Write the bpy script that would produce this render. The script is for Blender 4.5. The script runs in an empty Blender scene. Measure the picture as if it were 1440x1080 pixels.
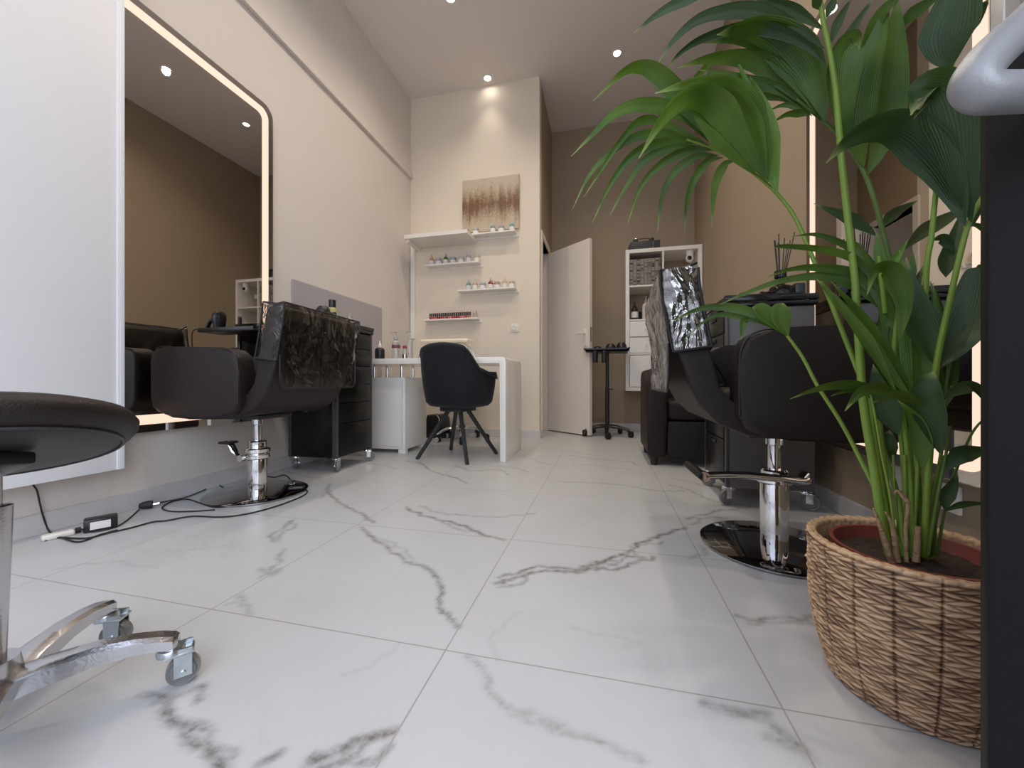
import bpy, bmesh, math, random
from mathutils import Vector, Matrix, noise
random.seed(7)
PI = math.pi
R = math.radians
col = bpy.context.scene.collection

# ------------------------------------------------------------------ camera facts
CS, SN = math.cos(R(13.5)), math.sin(R(13.5))
EYE = 0.565
F = 541.0
def P(px, py, D):
    """world point that lies at depth D along the sight line of a photo pixel"""
    xc = (px - 720) / F * D
    return Vector((xc*CS - D*SN, xc*SN + D*CS, EYE + (537-py)/F*D))
def FL(px, py, z=0.0):
    D = (EYE - z)*F/(py-537)
    v = P(px, py, D)
    return Vector((v.x, v.y, z))

# ------------------------------------------------------------------ materials
def mat(name, color, rough=0.5, metal=0.0, bump=0.0, bscale=60, var=0.0, vscale=4, **kw):
    m = bpy.data.materials.new(name); m.use_nodes = True
    nt = m.node_tree; b = nt.nodes['Principled BSDF']
    b.inputs['Base Color'].default_value = (*color, 1)
    b.inputs['Roughness'].default_value = rough
    b.inputs['Metallic'].default_value = metal
    for k, v in kw.items():
        b.inputs[k.replace('_', ' ')].default_value = v
    tc = nt.nodes.new('ShaderNodeTexCoord')
    if var:
        n = nt.nodes.new('ShaderNodeTexNoise'); n.inputs['Scale'].default_value = vscale
        n.inputs['Detail'].default_value = 5
        nt.links.new(tc.outputs['Object'], n.inputs['Vector'])
        mx = nt.nodes.new('ShaderNodeMix'); mx.data_type = 'RGBA'
        mx.inputs[6].default_value = (*[c*(1-var) for c in color], 1)
        mx.inputs[7].default_value = (*[min(1, c*(1+var)) for c in color], 1)
        nt.links.new(n.outputs['Fac'], mx.inputs[0]); nt.links.new(mx.outputs[2], b.inputs['Base Color'])
    if bump:
        n = nt.nodes.new('ShaderNodeTexNoise'); n.inputs['Scale'].default_value = bscale
        n.inputs['Detail'].default_value = 3
        nt.links.new(tc.outputs['Object'], n.inputs['Vector'])
        bp = nt.nodes.new('ShaderNodeBump'); bp.inputs['Strength'].default_value = bump
        bp.inputs['Distance'].default_value = 0.01
        nt.links.new(n.outputs['Fac'], bp.inputs['Height']); nt.links.new(bp.outputs['Normal'], b.inputs['Normal'])
    return m

def emis(name, color, s):
    m = mat(name, color, 0.5)
    b = m.node_tree.nodes['Principled BSDF']
    b.inputs['Base Color'].default_value = (.02, .02, .02, 1); b.inputs['Emission Color'].default_value = (*color, 1); b.inputs['Emission Strength'].default_value = s
    return m

M = {}
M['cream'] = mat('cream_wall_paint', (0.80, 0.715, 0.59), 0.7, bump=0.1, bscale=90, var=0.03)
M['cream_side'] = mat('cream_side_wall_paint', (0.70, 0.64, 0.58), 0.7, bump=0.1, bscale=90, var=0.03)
M['taupe'] = mat('taupe_wall_paint', (0.37, 0.29, 0.20), 0.65, bump=0.12, bscale=90, var=0.04)
M['ceil'] = mat('ceiling_paint', (0.80, 0.74, 0.70), 0.8, bump=0.05)
M['white'] = mat('white_lacquer', (0.86, 0.83, 0.78), 0.35, var=0.01)
M['gloss_white'] = mat('gloss_white_panel', (0.88, 0.85, 0.79), 0.12, var=0.01)
M['sheet_white'] = mat('white_panel_sheet', (0.88, 0.89, 0.92), 0.45, var=0.02, vscale=2)
M['door'] = mat('door_paint', (0.80, 0.73, 0.65), 0.45, var=0.02)
M['leather'] = mat('black_leather', (0.020, 0.014, 0.012), 0.45, bump=0.2, bscale=350, Specular_IOR_Level=0.28)
M['leather_brown'] = mat('dark_leather_matt', (0.012, 0.012, 0.014), 0.5, bump=0.25, bscale=350, Specular_IOR_Level=0.3)
M['piping'] = mat('black_piping', (0.01, 0.01, 0.01), 0.35, var=0.1)
M['chrome'] = mat('chrome', (0.78, 0.78, 0.78), 0.07, 1.0, var=0.02)
M['disc'] = mat('polished_base_steel', (0.42, 0.42, 0.43), 0.05, 1.0, var=0.02)
M['alu'] = mat('brushed_aluminium', (0.62, 0.62, 0.64), 0.22, 1.0, bump=0.05, bscale=200)
M['zinc'] = mat('zinc_steel', (0.55, 0.60, 0.62), 0.28, 1.0, var=0.1, vscale=30)
M['black'] = mat('black_plastic', (0.012, 0.012, 0.013), 0.35, var=0.1)
M['black_matt'] = mat('black_matt_metal', (0.028, 0.032, 0.033), 0.55, var=0.1)
M['gloss_black'] = mat('gloss_black_panel', (0.008, 0.007, 0.007), 0.16, var=0.1, Specular_IOR_Level=0.35)
M['gloss_grey'] = mat('glossy_charcoal_panel', (0.06, 0.058, 0.06), 0.2, var=0.1)
M['reflection_grey'] = mat('painted_reflection_grey', (0.10, 0.095, 0.09), 0.3, var=0.1)  # bright reflection on the black right trolley, painted in as a lighter grey
M['drawer_black'] = mat('black_drawer_front', (0.008, 0.008, 0.008), 0.28, var=0.1, Specular_IOR_Level=0.25)
M['rubber'] = mat('black_rubber', (0.012, 0.012, 0.012), 0.6, bump=0.1)
M['velvet'] = mat('black_velvet', (0.006, 0.006, 0.010), 0.9, bump=0.3, bscale=25, var=0.3, vscale=8, Sheen_Weight=0.12, Sheen_Roughness=0.4)
M['grey_board'] = mat('grey_splashback', (0.40, 0.37, 0.39), 0.22, var=0.03, vscale=2)
M['anthracite'] = mat('anthracite_door_paint', (0.005, 0.005, 0.005), 0.6, bump=0.08, bscale=500, var=0.1, Specular_IOR_Level=0.2)
M['handle_grey'] = mat('grey_coated_metal', (0.27, 0.27, 0.275), 0.42, 0.2, bump=0.08, bscale=500)
M['strip'] = emis('warm_led_strip', (1.0, 0.70, 0.54), 1.15)
M['lamp'] = emis('spot_lamp_glow', (1.0, 0.93, 0.85), 40)
M['mirror'] = mat('mirror_silver', (0.66, 0.64, 0.61), 0.01, 1.0, var=0.0)
M['mirror_side'] = mat('mirror_edge_metal', (0.75, 0.66, 0.58), 0.3, 0.8, var=0.02)
M['wheel'] = mat('grey_caster_wheel', (0.16, 0.16, 0.155), 0.2, bump=0.1, Coat_Weight=0.5)
M['terracotta'] = mat('terracotta_pot', (0.20, 0.045, 0.03), 0.5, var=0.1)
M['soil'] = mat('dark_soil', (0.05, 0.03, 0.02), 0.95, bump=1.0, bscale=120, var=0.5, vscale=60)
M['husk'] = mat('dry_stem_husk', (0.38, 0.25, 0.14), 0.8, bump=0.8, bscale=80, var=0.4, vscale=40)
M['stem'] = mat('green_stem', (0.19, 0.30, 0.035), 0.4, var=0.25, vscale=12)
M['stem_dark'] = mat('dark_green_stem', (0.10, 0.18, 0.03), 0.4, var=0.25, vscale=12)
M['paper'] = mat('white_paper_label', (0.82, 0.80, 0.76), 0.6, var=0.02)
M['socket'] = mat('white_socket_plastic', (0.82, 0.78, 0.70), 0.35, var=0.01)
M['pad'] = mat('cream_pad_vinyl', (0.80, 0.70, 0.55), 0.4, bump=0.1)
M['clear'] = mat('clear_plastic', (0.85, 0.85, 0.83), 0.12, Transmission_Weight=0.75, Alpha=1.0)
M['toolbox'] = mat('dark_toolbox_metal', (0.05, 0.055, 0.055), 0.5, 0.3, var=0.1)
M['amber'] = mat('dark_amber_glass', (0.012, 0.007, 0.004), 0.12, var=0.1, Specular_IOR_Level=0.3)
M['pink_lotion'] = mat('pale_lotion_bottle', (0.72, 0.62, 0.58), 0.3, var=0.03)

def leaf_mat(name, c1, c2):
    m = bpy.data.materials.new(name); m.use_nodes = True; nt = m.node_tree; b = nt.nodes['Principled BSDF']
    at = nt.nodes.new('ShaderNodeUVMap')
    sp = nt.nodes.new('ShaderNodeSeparateXYZ'); nt.links.new(at.outputs[0], sp.inputs[0])
    wv = nt.nodes.new('ShaderNodeMath'); wv.operation = 'MULTIPLY'; wv.inputs[1].default_value = 100
    nt.links.new(sp.outputs[0], wv.inputs[0])
    si = nt.nodes.new('ShaderNodeMath'); si.operation = 'SINE'; nt.links.new(wv.outputs[0], si.inputs[0])
    tc = nt.nodes.new('ShaderNodeTexCoord')
    n = nt.nodes.new('ShaderNodeTexNoise'); n.inputs['Scale'].default_value = 9; nt.links.new(tc.outputs['Object'], n.inputs['Vector'])
    ad = nt.nodes.new('ShaderNodeMath'); ad.operation = 'MULTIPLY_ADD'; ad.inputs[1].default_value = 0.085
    nt.links.new(si.outputs[0], ad.inputs[0]); nt.links.new(n.outputs['Fac'], ad.inputs[2])
    rp = nt.nodes.new('ShaderNodeMapRange'); rp.inputs['From Min'].default_value = 0.3; rp.inputs['From Max'].default_value = 0.7
    nt.links.new(ad.outputs[0], rp.inputs['Value'])
    mx = nt.nodes.new('ShaderNodeMix'); mx.data_type = 'RGBA'; mx.inputs[6].default_value = (*c1, 1); mx.inputs[7].default_value = (*c2, 1)
    nt.links.new(rp.outputs[0], mx.inputs[0])
    # tips turn yellow green
    tip = nt.nodes.new('ShaderNodeMapRange'); tip.inputs['From Min'].default_value = 0.86; tip.inputs['From Max'].default_value = 1.0
    nt.links.new(sp.outputs[1], tip.inputs['Value'])
    m2 = nt.nodes.new('ShaderNodeMix'); m2.data_type = 'RGBA'; m2.inputs[7].default_value = (0.32, 0.40, 0.12, 1)
    nt.links.new(tip.outputs[0], m2.inputs[0]); nt.links.new(mx.outputs[2], m2.inputs[6])
    nt.links.new(m2.outputs[2], b.inputs['Base Color'])
    b.inputs['Roughness'].default_value = 0.38; b.inputs['Specular IOR Level'].default_value = 0.45
    bp = nt.nodes.new('ShaderNodeBump'); bp.inputs['Strength'].default_value = 0.2; bp.inputs['Distance'].default_value = 0.001
    nt.links.new(si.outputs[0], bp.inputs['Height']); nt.links.new(bp.outputs['Normal'], b.inputs['Normal'])
    tr = nt.nodes.new('ShaderNodeBsdfTranslucent'); nt.links.new(m2.outputs[2], tr.inputs['Color'])
    ms = nt.nodes.new('ShaderNodeMixShader'); ms.inputs[0].default_value = 0.22
    nt.links.new(b.outputs[0], ms.inputs[1]); nt.links.new(tr.outputs[0], ms.inputs[2])
    nt.links.new(ms.outputs[0], nt.nodes['Material Output'].inputs['Surface'])
    return m
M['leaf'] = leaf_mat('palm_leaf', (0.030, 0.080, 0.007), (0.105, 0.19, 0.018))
M['leaf_dark'] = leaf_mat('dark_palm_leaf', (0.018, 0.047, 0.010), (0.045, 0.092, 0.018))  # darker green used for some of the fronds
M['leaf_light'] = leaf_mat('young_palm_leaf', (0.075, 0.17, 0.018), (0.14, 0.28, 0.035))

def plastic_sheet(name, alpha, tint, bscale=22, bump=.4, gloss=0.0, ior=1.5):
    """thin crinkled transparent plastic: clear film with a sharp gloss"""
    m = bpy.data.materials.new(name); m.use_nodes = True; nt = m.node_tree
    nt.nodes.remove(nt.nodes['Principled BSDF']); out = nt.nodes['Material Output']
    tc = nt.nodes.new('ShaderNodeTexCoord')
    n = nt.nodes.new('ShaderNodeTexNoise'); n.inputs['Scale'].default_value = bscale; n.inputs['Detail'].default_value = 4; n.inputs['Distortion'].default_value = 1.2
    mp = nt.nodes.new('ShaderNodeMapping'); mp.inputs['Scale'].default_value = (1, 1, 0.45)
    nt.links.new(tc.outputs['Object'], mp.inputs['Vector']); nt.links.new(mp.outputs[0], n.inputs['Vector'])
    bp = nt.nodes.new('ShaderNodeBump'); bp.inputs['Strength'].default_value = bump; bp.inputs['Distance'].default_value = 0.03
    nt.links.new(n.outputs['Fac'], bp.inputs['Height'])
    gl = nt.nodes.new('ShaderNodeBsdfGlossy'); gl.inputs['Roughness'].default_value = 0.09; gl.inputs['Color'].default_value = (0.95, 0.93, 0.9, 1)
    nt.links.new(bp.outputs['Normal'], gl.inputs['Normal'])
    tr = nt.nodes.new('ShaderNodeBsdfTransparent'); tr.inputs['Color'].default_value = (*tint, 1)
    df = nt.nodes.new('ShaderNodeBsdfDiffuse'); df.inputs['Color'].default_value = (0.44, 0.40, 0.36, 1)
    nt.links.new(bp.outputs['Normal'], df.inputs['Normal'])
    a = nt.nodes.new('ShaderNodeMixShader'); a.inputs[0].default_value = alpha
    if alpha > .3:
        mp.inputs['Scale'].default_value = (1, 1, .22)
        mr = nt.nodes.new('ShaderNodeMapRange'); mr.inputs['From Min'].default_value = .38; mr.inputs['From Max'].default_value = .6; mr.inputs['To Min'].default_value = .05; mr.inputs['To Max'].default_value = .85
        nt.links.new(n.outputs['Fac'], mr.inputs['Value']); nt.links.new(mr.outputs[0], a.inputs[0])
    nt.links.new(tr.outputs[0], a.inputs[1]); nt.links.new(df.outputs[0], a.inputs[2])
    fr = nt.nodes.new('ShaderNodeFresnel'); fr.inputs['IOR'].default_value = ior; nt.links.new(bp.outputs['Normal'], fr.inputs['Normal'])
    gm = nt.nodes.new('ShaderNodeMath'); gm.operation = 'ADD'; gm.use_clamp = True; gm.inputs[1].default_value = gloss; nt.links.new(fr.outputs[0], gm.inputs[0])
    b = nt.nodes.new('ShaderNodeMixShader'); nt.links.new(gm.outputs[0], b.inputs[0])
    nt.links.new(a.outputs[0], b.inputs[1]); nt.links.new(gl.outputs[0], b.inputs[2])
    nt.links.new(b.outputs[0], out.inputs['Surface'])
    return m
M['film'] = plastic_sheet('clear_crinkled_film', 0.006, (0.95, 0.93, 0.9), 15, .6, 0.0, 1.5)
M['film_side'] = plastic_sheet('shiny_crinkled_film', 0.06, (0.92, 0.9, 0.88), 9, .9, .25)
M['film_grey'] = plastic_sheet('cloudy_crinkled_film', 0.5, (0.85, 0.82, 0.78), 30, 1.0, .03)

def glass_pane():
    m = bpy.data.materials.new('clear_glass_pane'); m.use_nodes = True; nt = m.node_tree
    nt.nodes.remove(nt.nodes['Principled BSDF']); out = nt.nodes['Material Output']
    tr = nt.nodes.new('ShaderNodeBsdfTransparent'); tr.inputs['Color'].default_value = (0.93, 0.95, 0.95, 1)
    gl = nt.nodes.new('ShaderNodeBsdfGlossy'); gl.inputs['Roughness'].default_value = 0.02
    fr = nt.nodes.new('ShaderNodeFresnel'); fr.inputs['IOR'].default_value = 1.45
    b = nt.nodes.new('ShaderNodeMixShader'); nt.links.new(fr.outputs[0], b.inputs[0]); nt.links.new(tr.outputs[0], b.inputs[1]); nt.links.new(gl.outputs[0], b.inputs[2])
    nt.links.new(b.outputs[0], out.inputs['Surface'])
    return m
M['glass'] = glass_pane()

# ------------------------------------------------------------------ mesh builder
class MB:
    def __init__(s):
        s.bm = bmesh.new(); s.uv = s.bm.loops.layers.uv.new('UVMap')
    def _add(s, vs, fs, mtx=None):
        bv = [s.bm.verts.new(mtx @ Vector(v) if mtx else v) for v in vs]
        out = []
        for f in fs:
            try: out.append(s.bm.faces.new([bv[i] for i in f]))
            except ValueError: pass
        return bv, out
    def box(s, c, size, bevel=0.0, rot=None, seg=2):
        x, y, z = [a/2 for a in size]
        vs = [(i*x, j*y, k*z) for i in (-1, 1) for j in (-1, 1) for k in (-1, 1)]
        fs = [(0, 1, 3, 2), (4, 6, 7, 5), (0, 4, 5, 1), (2, 3, 7, 6), (0, 2, 6, 4), (1, 5, 7, 3)]
        m = Matrix.Translation(Vector(c))
        if rot is not None: m = m @ rot.to_4x4()
        bv, f = s._add(vs, fs, m)
        if bevel:
            es = list({e for v in bv for e in v.link_edges})
            bmesh.ops.bevel(s.bm, geom=es, offset=bevel, segments=seg, profile=0.5, affect='EDGES')
        return s
    def box2(s, a, b, bevel=0.0, seg=2):
        return s.box([(a[i]+b[i])/2 for i in range(3)], [abs(b[i]-a[i]) for i in range(3)], bevel, None, seg)
    def tube(s, pts, r, seg=12, cap=True, flat=1.0, up=None):
        pts = [Vector(p) for p in pts]; n = len(pts)
        rs = r if isinstance(r, (list, tuple)) else [r]*n
        rings = []; prev = None
        for i, p in enumerate(pts):
            t = (pts[min(i+1, n-1)] - pts[max(i-1, 0)]).normalized()
            if prev is None:
                u = Vector(up) if up else (Vector((0, 0, 1)) if abs(t.z) < 0.9 else Vector((1, 0, 0)))
                a = t.cross(u).normalized()
            else:
                a = (prev - t*prev.dot(t)).normalized()
            prev = a; b = a.cross(t).normalized()
            rings.append([p + a*math.cos(2*PI*k/seg)*rs[i] + b*math.sin(2*PI*k/seg)*rs[i]*flat for k in range(seg)])
        vs = [v for rg in rings for v in rg]; fs = []
        for i in range(n-1):
            for k in range(seg):
                k2 = (k+1) % seg
                fs.append((i*seg+k, i*seg+k2, (i+1)*seg+k2, (i+1)*seg+k))
        if cap:
            fs.append(tuple(range(seg))[::-1]); fs.append(tuple((n-1)*seg+k for k in range(seg)))
        s._add(vs, fs); return s
    def cyl(s, a, b, r, r2=None, seg=24):
        return s.tube([a, b], [r, r if r2 is None else r2], seg)
    def lathe(s, prof, c=(0, 0, 0), seg=32, rot=None):
        vs = []; fs = []; n = len(prof)
        for r, z in prof:
            for k in range(seg):
                a = 2*PI*k/seg; vs.append((r*math.cos(a), r*math.sin(a), z))
        for i in range(n-1):
            for k in range(seg):
                k2 = (k+1) % seg
                fs.append((i*seg+k, i*seg+k2, (i+1)*seg+k2, (i+1)*seg+k))
        if prof[0][0] > 1e-6: fs.append(tuple(range(seg))[::-1])
        if prof[-1][0] > 1e-6: fs.append(tuple((n-1)*seg+k for k in range(seg)))
        m = Matrix.Translation(Vector(c))
        if rot is not None: m = m @ rot.to_4x4()
        s._add(vs, fs, m); return s
    def prism(s, poly, axis, a, b, bevel=0.0, seg=3, only_rim=False):
        """poly in the plane perpendicular to axis ('x': (y,z), 'y': (x,z), 'z': (x,y)), swept a..b"""
        def mk(p, t): return {'x': (t, p[0], p[1]), 'y': (p[0], t, p[1]), 'z': (p[0], p[1], t)}[axis]
        n = len(poly)
        vs = [mk(p, a) for p in poly] + [mk(p, b) for p in poly]
        fs = [tuple(range(n)), tuple(range(n, 2*n))[::-1]] + [(i, i+n, (i+1) % n+n, (i+1) % n) for i in range(n)]
        bv, f = s._add(vs, fs)
        if bevel:
            es = [e for e in f[0].edges] + [e for e in f[1].edges]
            bmesh.ops.bevel(s.bm, geom=list(set(es)), offset=bevel, segments=seg, profile=0.5, affect='EDGES')
        return s
    def grid(s, fn, nu, nv, double=False):
        vs = []; 
        for j in range(nv+1):
            for i in range(nu+1): vs.append(fn(i/nu, j/nv))
        fs = [(j*(nu+1)+i, j*(nu+1)+i+1, (j+1)*(nu+1)+i+1, (j+1)*(nu+1)+i) for j in range(nv) for i in range(nu)]
        bv, f = s._add(vs, fs)
        for j in range(nv):
            for i in range(nu):
                fc = f[j*nu+i] if j*nu+i < len(f) else None
                if fc:
                    for l, (a, b) in zip(fc.loops, ((i, j), (i+1, j), (i+1, j+1), (i, j+1))): l[s.uv].uv = (a/nu, b/nv)
        return s
    def build(s, name, m, parent=None, smooth=True, angle=38, recalc=True):
        if recalc: bmesh.ops.recalc_face_normals(s.bm, faces=s.bm.faces)
        me = bpy.data.meshes.new(name); s.bm.to_mesh(me); s.bm.free()
        if smooth:
            me.shade_smooth(); me.set_sharp_from_angle(angle=R(angle))
        me.materials.append(m)
        o = bpy.data.objects.new(name, me); col.objects.link(o)
        if parent is not None: o.parent = parent
        return o

def tag(o, label, cat, group=None):
    o['label'] = label; o['category'] = cat
    if group: o['group'] = group
    return o
def thing(name, label, cat, loc=(0, 0, 0), rz=0.0, group=None):
    o = bpy.data.objects.new(name, None); col.objects.link(o); o.empty_display_size = 0.05
    o.location = loc; o.rotation_euler = (0, 0, rz)
    return tag(o, label, cat, group)
def struct(o):
    o['kind'] = 'structure'; return o
def dup(root, loc, rz=None, label=None, group=None):
    r = root.copy(); col.objects.link(r); r.location = loc
    if rz is not None: r.rotation_euler = (0, 0, rz)
    if label: r['label'] = label
    if group: r['group'] = group
    for ch in list(root.children):
        c = ch.copy(); col.objects.link(c); c.parent = r
        for g in list(ch.children):
            d = g.copy(); col.objects.link(d); d.parent = c
    return r
def smooth_path(pts, n=6):
    pts = [Vector(p) for p in pts]; out = []
    q = [pts[0]*2-pts[1]] + pts + [pts[-1]*2-pts[-2]]
    for i in range(1, len(q)-2):
        p0, p1, p2, p3 = q[i-1:i+3]
        for k in range(n):
            t = k/n
            out.append(0.5*((2*p1)+(p2-p0)*t+(2*p0-5*p1+4*p2-p3)*t*t+(3*p1-p0-3*p2+p3)*t**3))
    out.append(pts[-1]); return out
def rrect(cx, cy, w, h, r, n=8):
    pts = []
    for (sx, sy, a0) in ((1, 1, 0), (-1, 1, 90), (-1, -1, 180), (1, -1, 270)):
        for k in range(n+1):
            a = R(a0+90*k/n)
            pts.append((cx+sx*(w/2-r)+r*math.cos(a), cy+sy*(h/2-r)+r*math.sin(a)))
    return pts

# ------------------------------------------------------------------ room shell
XL, XR, YS, YB, XC, ZC, YF = -2.04, 0.99, 3.80, 4.70, -0.63, 3.62, -0.35
TX0, TXS, TY0, TYS = -0.325, 0.625, 0.755, 0.585

# floor : marble tiles; the drawn veins are stored in a vertex attribute of a fine mesh
def px_line(pts): return [tuple(FL(*p)[:2]) for p in pts]
VEINS = [  # (floor polyline traced from the photo, width m, strength)
 ([(507,741),(530,760),(564,786),(590,796),(612,810),(618,826),(614,850),(630,866),(644,882)], .010, .75),
 ([(520,752),(560,768),(590,796)], .006, .35),
 ([(697,820),(730,810),(757,803),(800,803),(830,797),(854,786),(880,775),(910,760),(940,750),(963,741)], .014, .9),
 ([(700,812),(757,797),(800,800),(850,800),(880,797),(918,782)], .010, .8),
 ([(810,806),(835,790),(860,795),(880,784),(905,784)], .008, .7),
 ([(740,806),(735,820),(700,826)], .010, .5),
 ([(830,800),(850,788),(870,790)], .008, .6), ([(893,780),(890,768),(930,762)], .006, .45),
 ([(572,713),(600,727),(640,735),(669,749),(709,760)], .014, .8),
 ([(590,712),(620,722),(665,725),(700,727),(752,722)], .009, .5),
 ([(620,733),(640,742),(655,748)], .010, .5),
 ([(463,680),(466,698),(480,708),(505,722),(525,735)], .012, .7),
 ([(465,690),(450,700)], .008, .5),
 ([(412,731),(400,740),(383,753),(387,762),(398,748),(414,742),(410,733)], .009, .55),
 ([(398,772),(392,788),(378,802),(366,812)], .010, .5), ([(365,800),(385,808),(392,800)], .012, .45),
 ([(335,838),(343,850),(352,866)], .012, .35), ([(318,850),(340,845)], .008, .3),
 ([(232,985),(240,1010),(268,1020),(262,1035),(290,1048),(300,1062),(312,1085)], .013, .9),
 ([(255,1015),(285,1023),(295,1035)], .009, .6), ([(285,1045),(300,1050),(330,1062)], .008, .5),
 ([(200,975),(235,980),(265,972),(282,965),(278,985)], .008, .7),
 ([(215,990),(240,978)], .006, .5), ([(360,1075),(378,1068),(392,1058)], .009, .7),
 ([(425,1085),(440,1066),(480,1055),(500,1040),(530,1034),(552,1028)], .012, .9),
 ([(450,1080),(490,1068),(520,1072),(545,1050)], .009, .8), ([(480,1055),(498,1062),(515,1040)], .007, .7),
 ([(655,922),(672,935),(683,950),(688,975),(720,1000),(760,1018),(800,1030),(850,1045),(900,1070)], .007, .42),
 ([(720,1000),(745,1005),(790,1020)], .008, .35),
 ([(985,988),(1020,997),(1050,1002),(1075,1004),(1085,1020),(1110,1040),(1135,1062)], .012, .6),
 ([(1010,1000),(1050,1008),(1080,1010)], .008, .5), ([(1075,1035),(1100,1045),(1130,1058),(1140,1070)], .014, .45),
 ([(1035,866),(1060,872),(1085,869),(1120,870),(1160,866)], .010, .6), ([(1050,876),(1100,874),(1150,878)], .008, .45),
 ([(785,677),(830,679),(880,683),(925,690),(960,690)], .009, .6),
 ([(800,640),(840,646),(880,649),(900,655)], .010, .6), ([(805,652),(850,656),(890,662)], .008, .45),
 ([(940,682),(965,688),(985,698),(1010,706),(1060,712)], .010, .6), ([(945,672),(970,678),(990,684)], .008, .5),
 ([(965,730),(985,724),(1010,718),(1040,715),(1075,712)], .012, .6), ([(970,738),(990,728),(1020,728)], .010, .5),
 ([(968,785),(990,778),(985,768)], .010, .5),
 ([(570,648),(590,652),(610,664),(640,672),(655,680)], .012, .7), ([(640,655),(665,662),(700,660),(715,668)], .014, .55),
 ([(700,655),(730,660),(745,664)], .012, .5), ([(735,640),(760,650),(790,655)], .012, .45),
 ([(500,650),(540,655),(560,660)], .012, .4), ([(760,630),(800,634),(830,640)], .014, .4),
 ([(395,660),(420,668),(450,672)], .012, .4), ([(330,765),(300,770),(250,775)], .006, .2),
 ([(900,905),(860,895),(800,880)], .004, .18), ([(560,905),(520,935),(480,950)], .004, .15),
 ([(80,800),(150,790),(220,800)], .006, .2), ([(700,930),(690,900),(730,860)], .004, .15),
]
def build_floor():
    rnd = random.Random(3)
    segs = []
    for pts, w, st in VEINS:
        q = px_line(pts); q = [Vector((a, b, 0)) for a, b in q]
        q = smooth_path(q, 5)
        # jitter each trace so it runs like a natural crack
        for i in range(1, len(q)-1):
            L = (q[i+1]-q[i-1]).length
            q[i] = q[i] + Vector((rnd.uniform(-1, 1), rnd.uniform(-1, 1), 0))*min(0.012, L*0.22)
        for i in range(len(q)-1):
            segs.append((q[i].x, q[i].y, q[i+1].x, q[i+1].y, w*(0.55+0.9*rnd.random()), st))
    step = 0.0085
    x0, x1, y0, y1 = XL, XR, YF, YB
    nx, ny = int((x1-x0)/step), int((y1-y0)/step)
    val = [0.0]*((nx+1)*(ny+1))
    for (ax, ay, bx, by, w, st) in segs:
        pad = w*1.6+step
        i0 = max(0, int((min(ax, bx)-pad-x0)/step)); i1 = min(nx, int((max(ax, bx)+pad-x0)/step)+1)
        j0 = max(0, int((min(ay, by)-pad-y0)/step)); j1 = min(ny, int((max(ay, by)+pad-y0)/step)+1)
        dx, dy = bx-ax, by-ay; L2 = dx*dx+dy*dy+1e-9
        for j in range(j0, j1+1):
            for i in range(i0, i1+1):
                X, Y = x0+i*step, y0+j*step
                t = max(0, min(1, ((X-ax)*dx+(Y-ay)*dy)/L2))
                d = math.hypot(X-ax-t*dx, Y-ay-t*dy)
                v = min(1, 1.35*st*max(0, 1-d/(w*0.5+0.0065)))
                k = j*(nx+1)+i
                if v > val[k]: val[k] = v
    me = bpy.data.meshes.new('floor')
    vs = [(x0+(x1-x0)*i/nx, y0+(y1-y0)*j/ny, 0) for j in range(ny+1) for i in range(nx+1)]
    fs = [(j*(nx+1)+i, j*(nx+1)+i+1, (j+1)*(nx+1)+i+1, (j+1)*(nx+1)+i) for j in range(ny) for i in range(nx)]
    me.from_pydata(vs, [], fs)
    a = me.attributes.new('vein', 'FLOAT', 'POINT'); a.data.foreach_set('value', val)
    m = bpy.data.materials.new('marble_floor_tiles'); m.use_nodes = True; nt = m.node_tree; b = nt.nodes['Principled BSDF']
    L = nt.links.new; N = nt.nodes.new
    tc = N('ShaderNodeTexCoord')
    at = N('ShaderNodeAttribute'); at.attribute_name = 'vein'
    def math_(op, a=None, b_=None, c=None):
        n = N('ShaderNodeMath'); n.operation = op
        for i, v in enumerate((a, b_, c)):
            if v is None: continue
            if isinstance(v, (int, float)): n.inputs[i].default_value = v
            else: L(v, n.inputs[i])
        return n.outputs[0]
    # break the traced veins up with fine noise
    nz = N('ShaderNodeTexNoise'); nz.inputs['Scale'].default_value = 34; nz.inputs['Detail'].default_value = 6; nz.inputs['Roughness'].default_value = 0.7
    L(tc.outputs['Object'], nz.inputs['Vector'])
    k = N('ShaderNodeMapRange'); k.inputs['From Min'].default_value = 0.32; k.inputs['From Max'].default_value = 0.62; k.inputs['To Min'].default_value = 0.25; k.inputs['To Max'].default_value = 1.1
    L(nz.outputs['Fac'], k.inputs['Value'])
    traced = math_('MULTIPLY', at.outputs['Fac'], k.outputs[0])
    # faint natural veining everywhere
    n2 = N('ShaderNodeTexNoise'); n2.inputs['Scale'].default_value = 2.3; n2.inputs['Detail'].default_value = 7; n2.inputs['Roughness'].default_value = 0.62; n2.inputs['Distortion'].default_value = 0.6
    L(tc.outputs['Object'], n2.inputs['Vector'])
    ridge = math_('SUBTRACT', 1.0, math_('MULTIPLY', math_('ABSOLUTE', math_('SUBTRACT', n2.outputs['Fac'], 0.5)), 60))
    ridge = math_('MAXIMUM', ridge, 0)
    n3 = N('ShaderNodeTexNoise'); n3.inputs['Scale'].default_value = 1.7; L(tc.outputs['Object'], n3.inputs['Vector'])
    msk = N('ShaderNodeMapRange'); msk.inputs['From Min'].default_value = 0.52; msk.inputs['From Max'].default_value = 0.68; L(n3.outputs['Fac'], msk.inputs['Value'])
    faint = math_('MULTIPLY', math_('MULTIPLY', ridge, msk.outputs[0]), 0.12)
    veins = math_('MAXIMUM', traced, faint)
    base = N('ShaderNodeMix'); base.data_type = 'RGBA'; base.inputs[6].default_value = (0.49, 0.495, 0.50, 1); base.inputs[7].default_value = (0.56, 0.565, 0.57, 1)
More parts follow.
